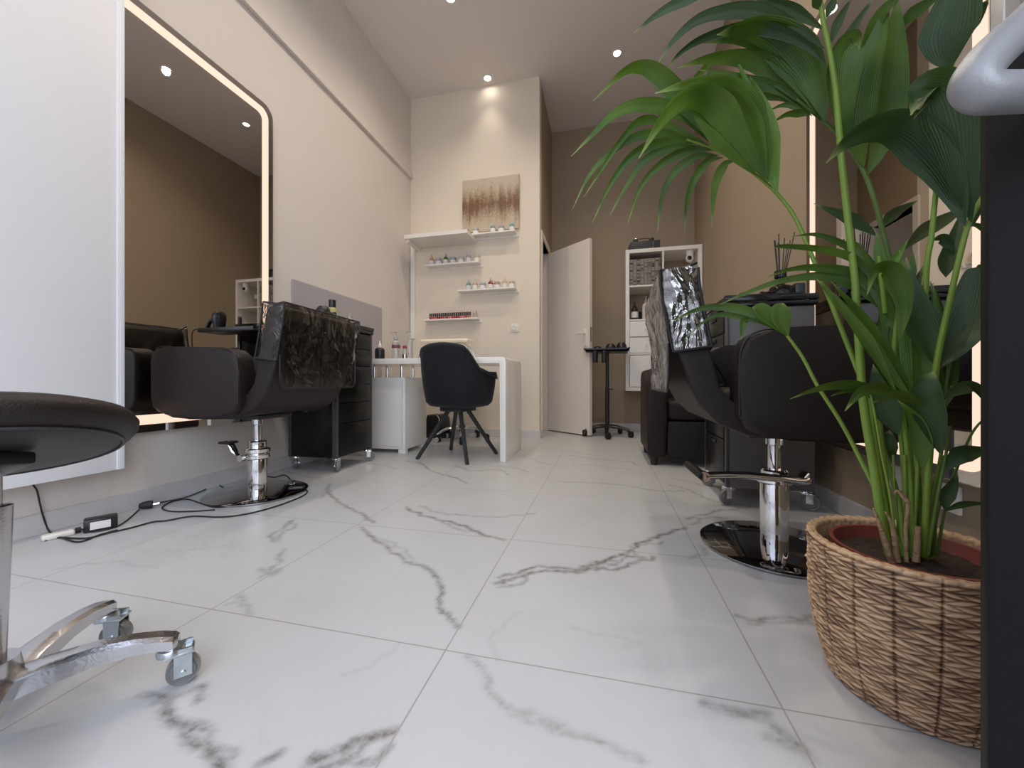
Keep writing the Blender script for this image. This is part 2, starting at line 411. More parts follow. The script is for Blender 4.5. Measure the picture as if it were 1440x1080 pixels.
    n4 = N('ShaderNodeTexNoise'); n4.inputs['Scale'].default_value = 5; n4.inputs['Detail'].default_value = 6; L(tc.outputs['Object'], n4.inputs['Vector'])
    L(n4.outputs['Fac'], base.inputs[0])
    mv = N('ShaderNodeMix'); mv.data_type = 'RGBA'; mv.inputs[7].default_value = (0.17, 0.16, 0.15, 1)
    L(veins, mv.inputs[0]); L(base.outputs[2], mv.inputs[6])
    # grout lines
    sp = N('ShaderNodeSeparateXYZ'); L(tc.outputs['Object'], sp.inputs[0])
    def line(c, o, s):
        f = math_('FRACT', math_('DIVIDE', math_('SUBTRACT', c, o-50*s), s))
        d = math_('MULTIPLY', math_('SUBTRACT', 0.5, math_('ABSOLUTE', math_('SUBTRACT', f, 0.5))), s)
        return math_('LESS_THAN', d, 0.0017)
    g = math_('MAXIMUM', line(sp.outputs[0], TX0, TXS), line(sp.outputs[1], TY0, TYS))
    mg = N('ShaderNodeMix'); mg.data_type = 'RGBA'; mg.inputs[7].default_value = (0.36, 0.34, 0.32, 1)
    L(g, mg.inputs[0]); L(mv.outputs[2], mg.inputs[6])
    L(mg.outputs[2], b.inputs['Base Color'])
    b.inputs['Roughness'].default_value = 0.34; b.inputs['Specular IOR Level'].default_value = 0.4
    bp = N('ShaderNodeBump'); bp.inputs['Strength'].default_value = 0.4; bp.inputs['Distance'].default_value = 0.002; bp.invert = True
    L(g, bp.inputs['Height']); L(bp.outputs['Normal'], b.inputs['Normal'])
    me.materials.append(m)
    o = bpy.data.objects.new('floor', me); col.objects.link(o); struct(o)
    return m
marble = build_floor()

T = 0.12
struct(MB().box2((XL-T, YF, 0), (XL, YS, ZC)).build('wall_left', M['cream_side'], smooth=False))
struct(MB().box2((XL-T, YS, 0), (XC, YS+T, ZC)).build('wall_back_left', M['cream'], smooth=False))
# side wall of the alcove with the doorway cut out of it
DY0, DY1, DZ = 3.95, 4.46, 2.06
w = MB(); w.box2((XC-0.10, YS+T, 0), (XC, DY0, ZC)); w.box2((XC-0.10, DY1, 0), (XC, YB, ZC)); w.box2((XC-0.10, DY0, DZ), (XC, DY1, ZC))
struct(w.build('wall_alcove', M['taupe'], smooth=False))
struct(MB().box2((XC-0.10, YB, 0), (XR+T, YB+T, ZC)).build('wall_back', M['taupe'], smooth=False))
struct(MB().box2((XR, YF, 0), (XR+T, YB, ZC)).build('wall_right', M['taupe'], smooth=False))
struct(MB().box2((XL-T, YF, ZC), (XR+T, YB+T, ZC+0.1)).build('ceiling', M['ceil'], smooth=False))
struct(MB().box2((XL-T, YF-0.12, 3.1), (XR+T, YF, ZC)).build('wall_front', M['ceil'], smooth=False))
struct(MB().box2((-6, -6, -0.12), (5, YF, -0.02)).build('ground', mat('pavement', (0.32, 0.31, 0.31), 0.9, bump=0.3, var=0.1), smooth=False))
# little room behind the open door
w = MB(); w.box2((XC-1.2, YS+T, 0), (XC-1.12, YB+0.7, 2.5)); w.box2((XC-1.2, YB+0.7, 0), (XC-0.1, YB+0.78, 2.5)); w.box2((XC-1.2, YS+T, 2.5), (XC-0.1, YB+0.78, 2.58)); w.box2((XC-1.2, YS+T, -0.05), (XC-0.1, YB+0.78, -0.001))
struct(w.build('wall_store', M['cream_side'], smooth=False))
# tiled skirting
def skirting(name, a, b):
    struct(MB().box2(a, b, 0.002).build(name, marble_skirt, smooth=False))
marble_skirt = mat('marble_skirting', (0.60, 0.58, 0.57), 0.35, var=0.18, vscale=5)
H = 0.078
skirting('baseboard_left', (XL, YF, 0), (XL+0.012, YS, H))
skirting('baseboard_back_left', (XL+0.012, YS-0.012, 0), (XC+0.012, YS, H))
skirting('baseboard_alcove', (XC, YS, 0), (XC+0.012, DY0-0.07, H))
skirting('baseboard_back', (XC, YB-0.012, 0), (XR, YB, H))
skirting('baseboard_right', (XR-0.012, YF, 0), (XR, YB-0.012, H))
# cable trunking that runs high along the left wall
w = MB(); w.box2((XL, 0.2, 2.76), (XL+0.028, YS, 2.80), 0.004); w.box2((XL, 0.2, 2.80), (XL+0.016, YS, 2.845), 0.003)
struct(w.build('trim_left', M['cream_side'], smooth=False))
# vertical duct in the corner
struct(MB().box2((XL+0.01, YS-0.03, 1.03), (XL+0.055, YS, 2.03), 0.003).build('trim_corner', M['white'], smooth=False))
# thin strip on the outer corner of the cream wall
# door frame
w = MB()
w.box2((XC-0.11, DY0-0.06, 0), (XC+0.014, DY0, DZ+0.06), 0.003); w.box2((XC-0.11, DY1, 0), (XC+0.014, DY1+0.06, DZ+0.06), 0.003); w.box2((XC-0.11, DY0, DZ), (XC+0.014, DY1, DZ+0.06), 0.003)
fr = struct(w.build('trim_door', M['door'], smooth=False))

# the open inner door
hx, hy = -0.618, 4.44; ex, ey = -0.135, 4.045
ang = math.atan2(ey-hy, ex-hx); dl = math.hypot(ex-hx, ey-hy)
dr = bpy.data.objects.new('door_1', None); col.objects.link(dr); dr.location = (hx, hy, 0); dr.rotation_euler = (0, 0, ang); dr['kind'] = 'structure'
MB().box2((0, -0.02, 0.012), (dl, 0.02, 2.045), 0.002).build('door_leaf', M['door'], dr, smooth=False)
hd = MB().box2((dl-0.075, -0.028, 0.93), (dl-0.04, -0.02, 1.12), 0.003).build('handle_plate', M['socket'], dr)
h2 = MB(); h2.cyl((dl-0.057, -0.025, 1.07), (dl-0.057, -0.07, 1.07), 0.010); h2.tube([(dl-0.057, -0.066, 1.07), (dl-0.10, -0.068, 1.07), (dl-0.165, -0.062, 1.068)], [0.010, 0.009, 0.008]); h2.cyl((dl-0.057, -0.02, 0.965), (dl-0.057, -0.032, 0.965), 0.009)
h2.build('lever', M['socket'], hd)
MB().box2((dl-0.001, -0.012, 0.98), (dl+0.002, 0.012, 1.13)).build('lock_plate', M['alu'], dr)

# ------------------------------------------------------------------ ceiling spots
def make_spot():
    t = thing('ceiling_spotlight', '', 'spotlight')
    MB().lathe([(0.032, 0), (0.046, -0.002), (0.046, -0.007), (0.034, -0.008), (0.030, -0.003)], seg=28).build('trim_ring', M['white'], t)
    MB().lathe([(0.0, -0.0055), (0.018, -0.007), (0.031, -0.004), (0.031, -0.001)], seg=24).build('lens', M['lamp'], t)
    return t
sp0 = make_spot()
spots = [(-1.14, 3.70, 'round recessed ceiling spotlight above the shelves by the painting'),
         (0.115, 3.70, 'round recessed ceiling spotlight in front of the taupe alcove'),
         (-1.19, 2.86, 'recessed ceiling spotlight at the top edge of the photo'),
         (0.14, 2.86, 'recessed ceiling spotlight hidden behind palm leaves, seen in the left mirror'),
         (-1.16, 1.9, 'recessed ceiling spotlight above the left styling chair'),
         (0.12, 1.9, 'recessed ceiling spotlight above the right styling chair'),
         (-1.16, 0.95, 'recessed ceiling spotlight over the entrance on the left side'),
         (0.12, 0.95, 'recessed ceiling spotlight over the entrance on the right side')]
for i, (x, y, lb) in enumerate(spots):
    if i == 0:
        sp0.location = (x, y, ZC); sp0['label'] = lb; sp0['group'] = 'recessed ceiling spotlights'
    else: dup(sp0, (x, y, ZC), 0, lb, 'recessed ceiling spotlights')
    l = bpy.data.lights.new('spot_lamp', 'SPOT'); l.energy = 9 if i < 1 else (19 if i < 2 else 39); l.color = (1.0, 0.88, 0.74); l.spot_size = R(80) if i < 1 else (R(110) if i == 1 else R(140)); l.spot_blend = 1.0; l.shadow_soft_size = 0.03
    lo = bpy.data.objects.new('spot_lamp', l); col.objects.link(lo); lo.location = (x, min(y, 3.64), ZC-0.03)

# ------------------------------------------------------------------ mirrors with light strip
def led_mirror(y0, y1, z0, z1, x_wall, side, label):
    """side +1: faces +X (left wall), -1: faces -X (right wall)"""
    t = thing('lighted_mirror', label, 'mirror', (x_wall, (y0+y1)/2, z0))
    cy, cz, W, Hh = 0, (z1-z0)/2, y1-y0, z1-z0
    th = 0.03*side
    MB().prism(rrect(cy, cz, W, Hh, 0.075), 'x', 0.001*side, th, 0).build('backing', M['mirror_side'], t)
    MB().prism(rrect(cy, cz, W-0.006, Hh-0.006, 0.073), 'x', th, th+0.003*side, 0).build('mirror_glass', M['mirror'], t)
    o = rrect(cy, cz, W-0.075, Hh-0.075, 0.055); i = rrect(cy, cz, W-0.075-0.088, Hh-0.075-0.088, 0.035)
    m = MB(); n = len(o); xx = th+0.0045*side
    m._add([(xx, a, b) for a, b in o]+[(xx, a, b) for a, b in i], [(k, (k+1) % n, n+(k+1) % n, n+k) for k in range(n)])
    m.build('light_strip', M['strip'], t)
    return t
led_mirror(1.00, 1.985, 0.335, 2.26, XL, 1, 'tall rounded mirror with a lit border on the left cream wall')
led_mirror(1.205, 2.16, 0.285, 2.26, XR, -1, 'tall rounded mirror with a lit border on the right taupe wall behind the palm')

# white panel standing off the left wall
t = thing('wall_panel', 'large plain white panel hanging in front of the left wall beside the mirror', 'panel', (-1.955, 0.62, 0.205))
MB().box2((-0.03, -0.55, 0), (0.012, 0.535, 2.9), 0.002).build('sheet', M['sheet_white'], t)
MB().box2((-0.03, 0.535, 0), (0.016, 0.56, 2.9), 0.002).build('edge_strip', M['sheet_white'], t)
m = MB()
for zz in (0.6, 1.5, 2.4): m.box2((-0.083, -0.3, zz), (-0.031, 0.3, zz+0.04))
m.build('bracket', M['black_matt'], t)

# ------------------------------------------------------------------ casters
def caster(parent, x, y, ztop, r=0.032, a=0.0, fork=None, wheel=None, w=0.022, ring=False):
    """caster under (x,y,ztop): stem, fork; wheel is its sub-part"""
    ca, sa = math.cos(a), math.sin(a)
    rot = Matrix.Rotation(a, 3, 'Z')
    m = MB()
    ox, oy = x+ca*0.018, y+sa*0.018
    m.cyl((x, y, ztop), (x, y, ztop-0.02), 0.012)
    m.lathe([(0.019, 0), (0.021, -0.004), (0.021, -0.010), (0.012, -0.014)], (x, y, ztop-0.004), 20)
    for sgn in (-1, 1):
        q = Vector((ox, oy, (ztop-0.012+r)/2)) + rot @ Vector((0, sgn*(w/2+0.004), 0))
        m.box(q, (0.026, 0.003, max(0.01, ztop-0.012-r+0.012)), 0.0, rot)
    m.box((ox-ca*0.006, oy-sa*0.006, ztop-0.016), (0.045, w+0.012, 0.005), 0.001, rot)
    q = Vector((ox, oy, r)); d = rot @ Vector((0, w/2+0.008, 0))
    m.cyl(q-d, q+d, 0.005, seg=12)
    c = m.build('caster', fork or M['chrome'], parent)
    m = MB(); ry = rot @ Matrix.Rotation(PI/2, 3, 'X')
    m.lathe([(0.006, -w/2), (r*0.7, -w/2), (r*0.78, -w/2+0.003), (r*0.95, -w/2+0.002), (r, -w/2+0.006), (r, w/2-0.006), (r*0.95, w/2-0.002), (r*0.78, w/2-0.003), (r*0.7, w/2), (0.006, w/2)], q, 28, ry)
    m.build('wheel', wheel or M['wheel'], c)
    if ring:
        m = MB()
        m.lathe([(r*.55, w/2+.0062), (r*.55, w/2+.0075), (r*.82, w/2+.0075), (r*.82, w/2+.0062)], q, 24, ry); m.build('wheel_ring', M['paper'], c)
        m = MB(); m.lathe([(r*.82, -w/2-.0062), (r*.82, -w/2-.0075), (r*.55, -w/2-.0075), (r*.55, -w/2-.0062)], q, 24, ry); m.build('wheel_ring', M['paper'], c)
    return c

# ------------------------------------------------------------------ styling chair (local: faces +x, base at origin)
OUT = [(-.384, .872), (-.379, .82), (-.368, .766), (-.349, .662), (-.325, .575), (-.282, .492), (-.23, .44), (-.16, .412), (-.05, .40), (.10, .398), (.20, .402), (.24, .415)]
INN = [(.24, .47), (.0, .47), (-.12, .47), (-.17, .475), (-.215, .50), (-.238, .559), (-.262, .66), (-.282, .783), (-.298, .86), (-.311, .884), (-.345, .892), (-.372, .888)]
def styling_chair(label, loc, rz, pedal):
    t = thing('styling_chair', label, 'salon chair', loc, rz)
    MB().prism(OUT+INN, 'y', -.262, .262, 0.016, 3).build('backrest_shell', M['leather'], t, angle=50)
    for s in (-1, 1):
        path = [(x, s*.254, z) for x, z in [(-.200,.474)]+[(a+.004, b) for a, b in INN[4:11]]]
        MB().tube(path, 0.0035, 8).build('piping', M['piping'], t)
    MB().box2((-.215, -.2, .465), (.25, .2, .545), 0.03, 4).build('seat_cushion', M['leather'], t, angle=60)
    arm = [(-.192, .47), (-.193, .60), (-.188, .655), (-.172, .687), (-.146, .704), (-.10, .711), (.10, .717), (.20, .722), (.24, .712), (.263, .688), (.27, .65), (.268, .49), (.257, .453), (.23, .432), (.18, .422), (.0, .408), (-.12, .412), (-.165, .43)]
    for s in (-1, 1):
        a = MB().prism(arm, 'y', s*.205, s*.302, 0.018, 4).build('armrest', M['leather'], t, angle=50)
        m = MB()
        q = [(x*0.985+0.001, s*.2965, z) for x, z in arm[:9]]
        m.tube(smooth_path(q, 3), 0.0022, 6)
        m.build('seam', M['piping'], a)
    m = MB(); m.box2((-.11, -.11, .384), (.11, .11, .404), 0.004)
    m.build('seat_plate', M['black_matt'], t)
    m = MB(); m.lathe([(0.026, .385), (0.026, .352), (0.019, .348), (0.019, .245)], seg=28)
    m.build('piston', M['chrome'], t)
    m = MB(); m.lathe([(0.042, .010), (0.042, .218), (0.040, .224), (0.039, .226), (0.039, .262), (0.034, .268), (0.02, .268)], seg=40)
    m.build('column', M['chrome'], t)
    m = MB(); m.lathe([(0.0, 0.0), (0.222, 0.0), (0.228, 0.003), (0.228, 0.008), (0.220, 0.012), (0.05, 0.016), (0.0, 0.016)], seg=72)
    m.build('base_disc', M['disc'], t)
    m = MB()
    if pedal == 'bar':   # long curved foot bar beside the column
        a0 = Vector((-.045, -.075, .245))
        pts = [Vector((.10, .02, .238)), Vector((.085, -.03, .240)), Vector((.05, -.062, .245)), Vector((-.02, -.09, .255)), Vector((-.12, -.115, .264)), Vector((-.215, -.13, .262)), Vector((-.245, -.135, .258))]
        pts = smooth_path(pts, 5)
        m.tube(pts, [0.0125]*len(pts), 12, flat=1.0, up=(0, 0, 1))
        m.lathe([(0.052, .222), (0.056, .226), (0.056, .236), (0.05, .240)], seg=32)
        m.cyl((.05, -.05, .236), (.08, -.03, .262), 0.014); m.cyl((-.245, -.145, .258), (-.245, -.118, .258), .015)
        p = m.build('pump_bar', M['chrome'], t)
        MB().tube([(-.25, -.135, .258), (-.262, -.10, .266), (-.278, -.03, .275)], [0.014, 0.0145, 0.013], 14).build('rubber_grip', M['rubber'], p)
    else:                # short lever kicked out towards the wall
        m.lathe([(0.050, .176), (0.054, .180), (0.054, .196), (0.050, .200)], seg=32)
        m.lathe([(0.050, .206), (0.056, .210), (0.056, .226), (0.050, .230)], seg=32)
        pts = smooth_path([(.03, .03, .19), (.075, .03, .192), (.105, .03, .212), (.125, .03, .245), (.15, .03, .256)], 4)
        m.tube(pts, [0.014]*8+[0.019]*(len(pts)-8), 12, flat=.6)
        m.cyl((.04, .065, .186), (.04, -.01, .186), .016)
        p = m.build('pump_lever', M['chrome'], t)
        MB().box2((.11, .0, .252), (.175, .06, .264), 0.005).build('rubber_grip', M['rubber'], p)
    return t

def back_cover(label, loc, rz, seed, grey=False):
    """see-through plastic hood pulled over the backrest"""
    t = thing('chair_back_cover', label, 'plastic cover', loc, rz)
    def fbm(p): return noise.noise(p*9)+0.5*noise.noise(p*21)+0.25*noise.noise(p*45)
    sd = Vector((seed*3.7, seed*1.3, 0))
    def rearx(z):
        pr = [(.45, -.29)]+[(b, a) for a, b in OUT[::-1] if b > .48]
        pr = sorted(pr)
        for k in range(len(pr)-1):
            if pr[k][0] <= z <= pr[k+1][0]:
                u = (z-pr[k][0])/(pr[k+1][0]-pr[k][0]); return pr[k][1]*(1-u)+pr[k+1][1]*u
        return pr[-1][1]
    HW = .272
    def rear(u, v):
        y = HW-2*HW*u; z = .535+(.898-.535)*v
        if v < .12: y = y*(1-.5*(.12-v)**2*8)
        hang = .012*(1-v)**1.2
        x = min(rearx(min(z, .87)), rearx(.66))-.012-hang
        p = Vector((x, y, z)) if grey else Vector((x, y, z))*.55
        edge = min(1, 12*min(u, 1-u, v+.02, 1-v+.02))
        x -= (abs(fbm(p+sd))*(.018 if grey else .022))*edge
        return (x, y, z)
    MB().grid(rear, 90, 70).build('rear_sheet', M['film_grey'] if grey else M['film'], t, angle=180, recalc=False)
    for s in (-1, 1):
        def side(u, v):
            if s > 0: u = 1-u
            z = .655+(.898-.655)*v+ .012*u
            a = rearx(min(z, .87))-.012
            b = a+.105
            x = a+(b-a)*u
            y = s*(.2715+.006*math.sin(PI*u)+.010*abs(fbm(Vector((x, s, z))+sd))*min(1, 8*min(u, 1-u, 1)))
            return (x, y, z)
        MB().grid(side, 30, 60).build('side_sheet', M['film_side'] if grey else M['film'], t, angle=180, recalc=False)
    def top(u, v):
        y = .274-.548*u; x = -.394+.10*v
        return (x, y, .8985+.004*math.sin(PI*v)+.006*fbm(Vector((x, y, 0))+sd)*min(1, 8*min(v, 1-v, 1)))
    MB().grid(top, 60, 12).build('top_sheet', M['film'], t, angle=180, recalc=False)
    def front(u, v):
        y = -.274+.548*u; z = .66+(.898-.66)*v
        x = rearx(min(z, .87))-.012+.105
        x += .008*abs(fbm(Vector((x, y, z))+sd))
        return (x, y, z)
    MB().grid(front, 50, 30).build('front_sheet', M['film'], t, angle=180, recalc=False)
    m = MB()
    for s in (-1, 1):
        m.tube([(rearx(min(z, .87))-.012, s*.276, z) for z in (.655, .70, .75, .8, .85, .90)], 0.004, 8)
        m.tube([(rearx(min(z, .87))+.093, s*.276, z+.012) for z in (.655, .70, .75, .8, .85, .888)], 0.004, 8)
        m.tube([(rearx(.655)-.012, s*.276, .655), (rearx(.655)+.093, s*.276, .668)], 0.0045, 8)
        m.tube([(-.394, s*.276, .90), (-.36, s*.276, .894), (-.33, s*.276, .90), (-.294, s*.276, .914 if s < 0 else .904)], 0.004, 8)
    m.tube([(-.394, y, .901) for y in (-.276, 0, .276)], .003, 8)
    def edge(y, z): return (min(rearx(min(z, .87)), rearx(.66))-.013-.012*(1-(z-.535)/.363)**1.2, y, z)
    q = [edge(-.271, .68), edge(-.271, .60)]
    for k in range(7):
        a = PI+PI/2*k/6; q.append(edge(-.228+.043*math.cos(a), .578+.043*math.sin(a)))
    q += [edge(0, .534)]
    q2 = [(a, -b, c) for a, b, c in q[::-1]]
    m.tube(q+q2[1:], .0035, 8)
    m.build('piping', M['piping'], t)
    # tie strap hanging inside
    MB().tube(smooth_path([(-.30, -.20, .70), (-.25, -.215, .64), (-.22, -.21, .60), (-.20, -.2, .56), (-.215, -.19, .552)], 4), .003, 6).build('tie_string', M['piping'], t)
    return t

RC = ((.565, 1.49, 0), R(-1.5)); LC = ((-1.715, 1.60, 0), R(183))
styling_chair('black leather styling chair facing the right mirror beside the palm', RC[0], RC[1], 'bar')
styling_chair('black leather styling chair facing the left mirror on a round chrome base', LC[0], LC[1], 'lever')
back_cover('crinkled see-through plastic hood over the back of the right styling chair', RC[0], RC[1], 2, True)
back_cover('shiny see-through plastic hood over the back of the left styling chair', LC[0], LC[1], 5)

# ------------------------------------------------------------------ drawer trolleys (local: drawers face +x)
def trolley(label, loc, rz, body='gloss_black'):
    t = thing('drawer_trolley', label, 'trolley', loc, rz)
    m = MB(); m.box2((-.175, -.19, .085), (.165, .19, .90), 0.006)
    m.build('cabinet', M[body], t)
    m = MB()
    m.box2((.160, -.19, .085), (.178, -.168, .90), 0.003); m.box2((.160, .168, .085), (.178, .19, .90), 0.003)
    m.box2((-.178, -.194, .085), (-.155, -.172, .90), 0.003); m.box2((.150, -.196, .085), (.168, -.180, .90), 0.003)
    m.build('corner_post', M['gloss_grey'], t)
    m = MB(); m.box2((-.185, -.20, .90), (.185, .20, .925), 0.008)
    for a, b in (((-.185, -.20, .925), (.185, -.190, .95)), ((-.185, .190, .925), (.185, .20, .95)), ((-.185, -.19, .925), (-.175, .19, .95)), ((.175, -.19, .925), (.185, .19, .95))): m.box2(a, b, 0.003)
    m.build('top_tray', M['gloss_black'], t)
    zs = [.095, .30, .43, .55, .67, .79, .895]
    for k in range(6):
        d = MB().box2((.166, -.164, zs[k]+.002), (.180, .164, zs[k+1]-.002), 0.003).build('drawer', M['drawer_black'], t)
        h = MB().box2((.179, -.05, zs[k+1]-.034), (.186, .05, zs[k+1]-.018), 0.002); h.build('handle', M['drawer_black'], d)
    for x, y, a in ((-.15, -.16, 2.2), (.15, -.16, -0.6), (.15, .16, 0.4), (-.15, .16, 2.6)): caster(t, x, y, .088, .037, a)
    return t
trolley('black glossy drawer trolley on casters between left styling chair and nail desk', (-1.80, 2.265, 0), 0)
trolley('black drawer trolley on casters behind the right styling chair, reed diffuser on top', (.715, 2.12, 0), PI, 'reflection_grey')

# fold-out side tray of the left trolley with the hair dryer hanging in its ring
lt = [o for o in col.objects if o.name == 'drawer_trolley'][0]
m = MB(); m.box2((-.15, -.365, .878), (.28, -.205, .892), .005)
m.box2((-.15, -.37, .878), (.28, -.362, .905), .002); m.box2((.272, -.365, .878), (.28, -.205, .905), .002)
m.build('side_tray', M['black'], lt)
t = thing('hair_dryer', 'black hair dryer resting on the side tray of the left trolley, reflected in the mirror', 'hair dryer', (-1.62, 1.955, 0))
MB().lathe([(0, .893), (.030, .893), (.034, .93), (.040, .965), (.038, .995), (.024, 1.012), (0, 1.015)], seg=24).build('body', M['black'], t)
MB().tube(smooth_path([(.02, 0, .975), (.07, 0, .955), (.095, 0, .92), (.10, 0, .898)], 4), .013, 12).build('grip', M['black'], t)
MB().tube(smooth_path([(.10, -.005, .90), (.13, -.055, .895), (.125, -.075, .84), (.12, -.07, .74), (.11, -.07, .66)], 5), .003, 8).build('cord', M['rubber'], t)

# ------------------------------------------------------------------ grey splashback on left wall
tag(MB().box2((XL+.001, 2.16, .60), (XL+.014, 3.22, 1.255), .002).build('splashback', M['grey_board'], smooth=False), 'flat grey glossy board on the left wall behind the black trolley', 'board')

# ------------------------------------------------------------------ recliner behind right chair
t = thing('recliner_armchair', 'low black leather recliner with broad rounded arms near the shelf unit', 'armchair', (.62, 3.03, 0)); t.scale = (1, .78, 1)
armp = [(-.36, .06), (-.40, .30), (-.405, .50), (-.40, .58), (-.37, .635), (-.30, .655), (.25, .655), (.33, .60), (.34, .10), (.32, .06)]
for s in (-1, 1):
    MB().prism(armp, 'x', s*.215, s*.335, .03, 4).build('armrest', M['leather'], t, angle=55)
MB().box2((-.21, -.37, .06), (.21, .30, .30), .012).build('front_panel', M['leather_brown'], t)
MB().box2((-.213, -.36, .305), (.213, .28, .44), .035, 4).build('seat_cushion', M['leather'], t, angle=60)
MB().prism([(.16, .40), (.20, .78), (.25, .84), (.34, .83), (.37, .70), (.33, .30), (.20, .30)], 'x', -.21, .21, .03, 4).build('backrest', M['leather'], t, angle=60)
for x in (-.29, .29):
    for y in (-.32, .28): MB().lathe([(.022, 0), (.026, .065)], (x, y, 0), 16).build('foot', M['black'], t)

# ------------------------------------------------------------------ wall shelf unit in the alcove
SX0, SX1, SY0, SZ0, SZ1 = .222, .982, 4.31, .468, 1.985
t = thing('cube_shelf_unit', 'white wall-hung shelf unit with open cubes, drawers and a door in the alcove', 'shelf unit', ((SX0+SX1)/2, 4.50, SZ0))
ox, oy = (SX0+SX1)/2, 4.50
def L3(x, y, z): return (x-ox, y-oy, z-SZ0)
m = MB()
ft = .04; it = .016; cw = (SX1-SX0-2*ft-it)/2; chh = (SZ1-SZ0-2*ft-3*it)/4
yb = 4.698
m.box2(L3(SX0, SY0, SZ0), L3(SX0+ft, yb, SZ1), .001); m.box2(L3(SX1-ft, SY0, SZ0), L3(SX1, yb, SZ1), .001)
m.box2(L3(SX0+ft, SY0, SZ1-ft), L3(SX1-ft, yb, SZ1), .001); m.box2(L3(SX0+ft, SY0, SZ0), L3(SX1-ft, yb, SZ0+ft), .001)
m.build('outer_frame', M['white'], t, smooth=False)
MB().box2(L3(SX0+ft+cw, SY0+.001, SZ0+ft), L3(SX0+ft+cw+it, yb, SZ1-ft)).build('divider', M['white'], t, smooth=False)
rowz = [SZ0+ft+k*(chh+it) for k in range(4)]   # bottoms of rows, bottom up
for k in range(1, 4):
    MB().box2(L3(SX0+ft, SY0+.001, rowz[k]-it), L3(SX0+ft+cw, yb, rowz[k])).build('shelf', M['white'], t, smooth=False)
    MB().box2(L3(SX0+ft+cw+it, SY0+.001, rowz[k]-it), L3(SX1-ft, yb, rowz[k])).build('shelf', M['white'], t, smooth=False)
for cx0 in (SX0+ft, SX0+ft+cw+it):
    MB().box2(L3(cx0+.005, SY0+.005, rowz[0]+.005), L3(cx0+cw-.005, SY0+.022, rowz[0]+chh-.005), .001).build('door', M['white'], t, smooth=False)
    for a, b in ((rowz[1]+.005, rowz[1]+chh/2-.004), (rowz[1]+chh/2+.004, rowz[1]+chh-.005)):
        d = MB().box2(L3(cx0+.003, SY0+.003, a), L3(cx0+cw-.003, SY0+.02, b), .001).build('drawer', M['white'], t, smooth=False)
        MB().lathe([(.0, 0), (.012, .001), (.012, .008), (.006, .012), (.006, .02)], L3(cx0+cw/2, SY0-.018, (a+b)/2), 18, Matrix.Rotation(-PI/2, 3, 'X')).build('knob', M['white'], d)
c1, c2 = SX0+ft, SX0+ft+cw+it
# patterned storage box
def collage():
    m = bpy.data.materials.new('small_photo_collage_print'); m.use_nodes = True; nt = m.node_tree; b = nt.nodes['Principled BSDF']
    tc = nt.nodes.new('ShaderNodeTexCoord'); mp = nt.nodes.new('ShaderNodeMapping'); mp.inputs['Scale'].default_value = (1/.037, 1, 1/.019)
    nt.links.new(tc.outputs['Object'], mp.inputs['Vector'])
    fl = nt.nodes.new('ShaderNodeVectorMath'); fl.operation = 'FLOOR'; nt.links.new(mp.outputs[0], fl.inputs[0])
    wn = nt.nodes.new('ShaderNodeTexWhiteNoise'); nt.links.new(fl.outputs[0], wn.inputs['Vector'])
    nz = nt.nodes.new('ShaderNodeTexNoise'); nz.inputs['Scale'].default_value = 90; nz.inputs['Detail'].default_value = 2; nt.links.new(tc.outputs['Object'], nz.inputs['Vector'])
    fr = nt.nodes.new('ShaderNodeVectorMath'); fr.operation = 'FRACTION'; nt.links.new(mp.outputs[0], fr.inputs[0])
    sp = nt.nodes.new('ShaderNodeSeparateXYZ'); nt.links.new(fr.outputs[0], sp.inputs[0])
    def e(o, k):
        a = nt.nodes.new('ShaderNodeMath'); a.operation = 'GREATER_THAN'; a.inputs[1].default_value = k; nt.links.new(o, a.inputs[0]); return a.outputs[0]
    mx = nt.nodes.new('ShaderNodeMath'); mx.operation = 'MULTIPLY'; nt.links.new(e(sp.outputs[0], .25), mx.inputs[0]); nt.links.new(e(sp.outputs[2], .2), mx.inputs[1])
    ad = nt.nodes.new('ShaderNodeMath'); ad.operation = 'ADD'; nt.links.new(wn.outputs['Value'], ad.inputs[0]); nt.links.new(nz.outputs['Fac'], ad.inputs[1])
    rp = nt.nodes.new('ShaderNodeValToRGB'); rp.color_ramp.elements[0].position = .55; rp.color_ramp.elements[0].color = (.02, .02, .02, 1); rp.color_ramp.elements[1].position = 1.15 if False else 1.0; rp.color_ramp.elements[1].color = (.30, .27, .24, 1)
    nt.links.new(ad.outputs[0], rp.inputs[0])
    c = nt.nodes.new('ShaderNodeMix'); c.data_type = 'RGBA'; c.inputs[6].default_value = (.16, .14, .12, 1)
    nt.links.new(mx.outputs[0], c.inputs[0]); nt.links.new(rp.outputs[0], c.inputs[7]); nt.links.new(c.outputs[2], b.inputs['Base Color'])
    b.inputs['Roughness'].default_value = .6
    return m
z = rowz[3]
tag(MB().box2((c1+.006, SY0+.02, z+.001), (c1+cw-.012, SY0+.33, z+.285), .002).build('storage_box', collage(), smooth=False), 'storage box printed with small black and white photos in the top left cube', 'box')
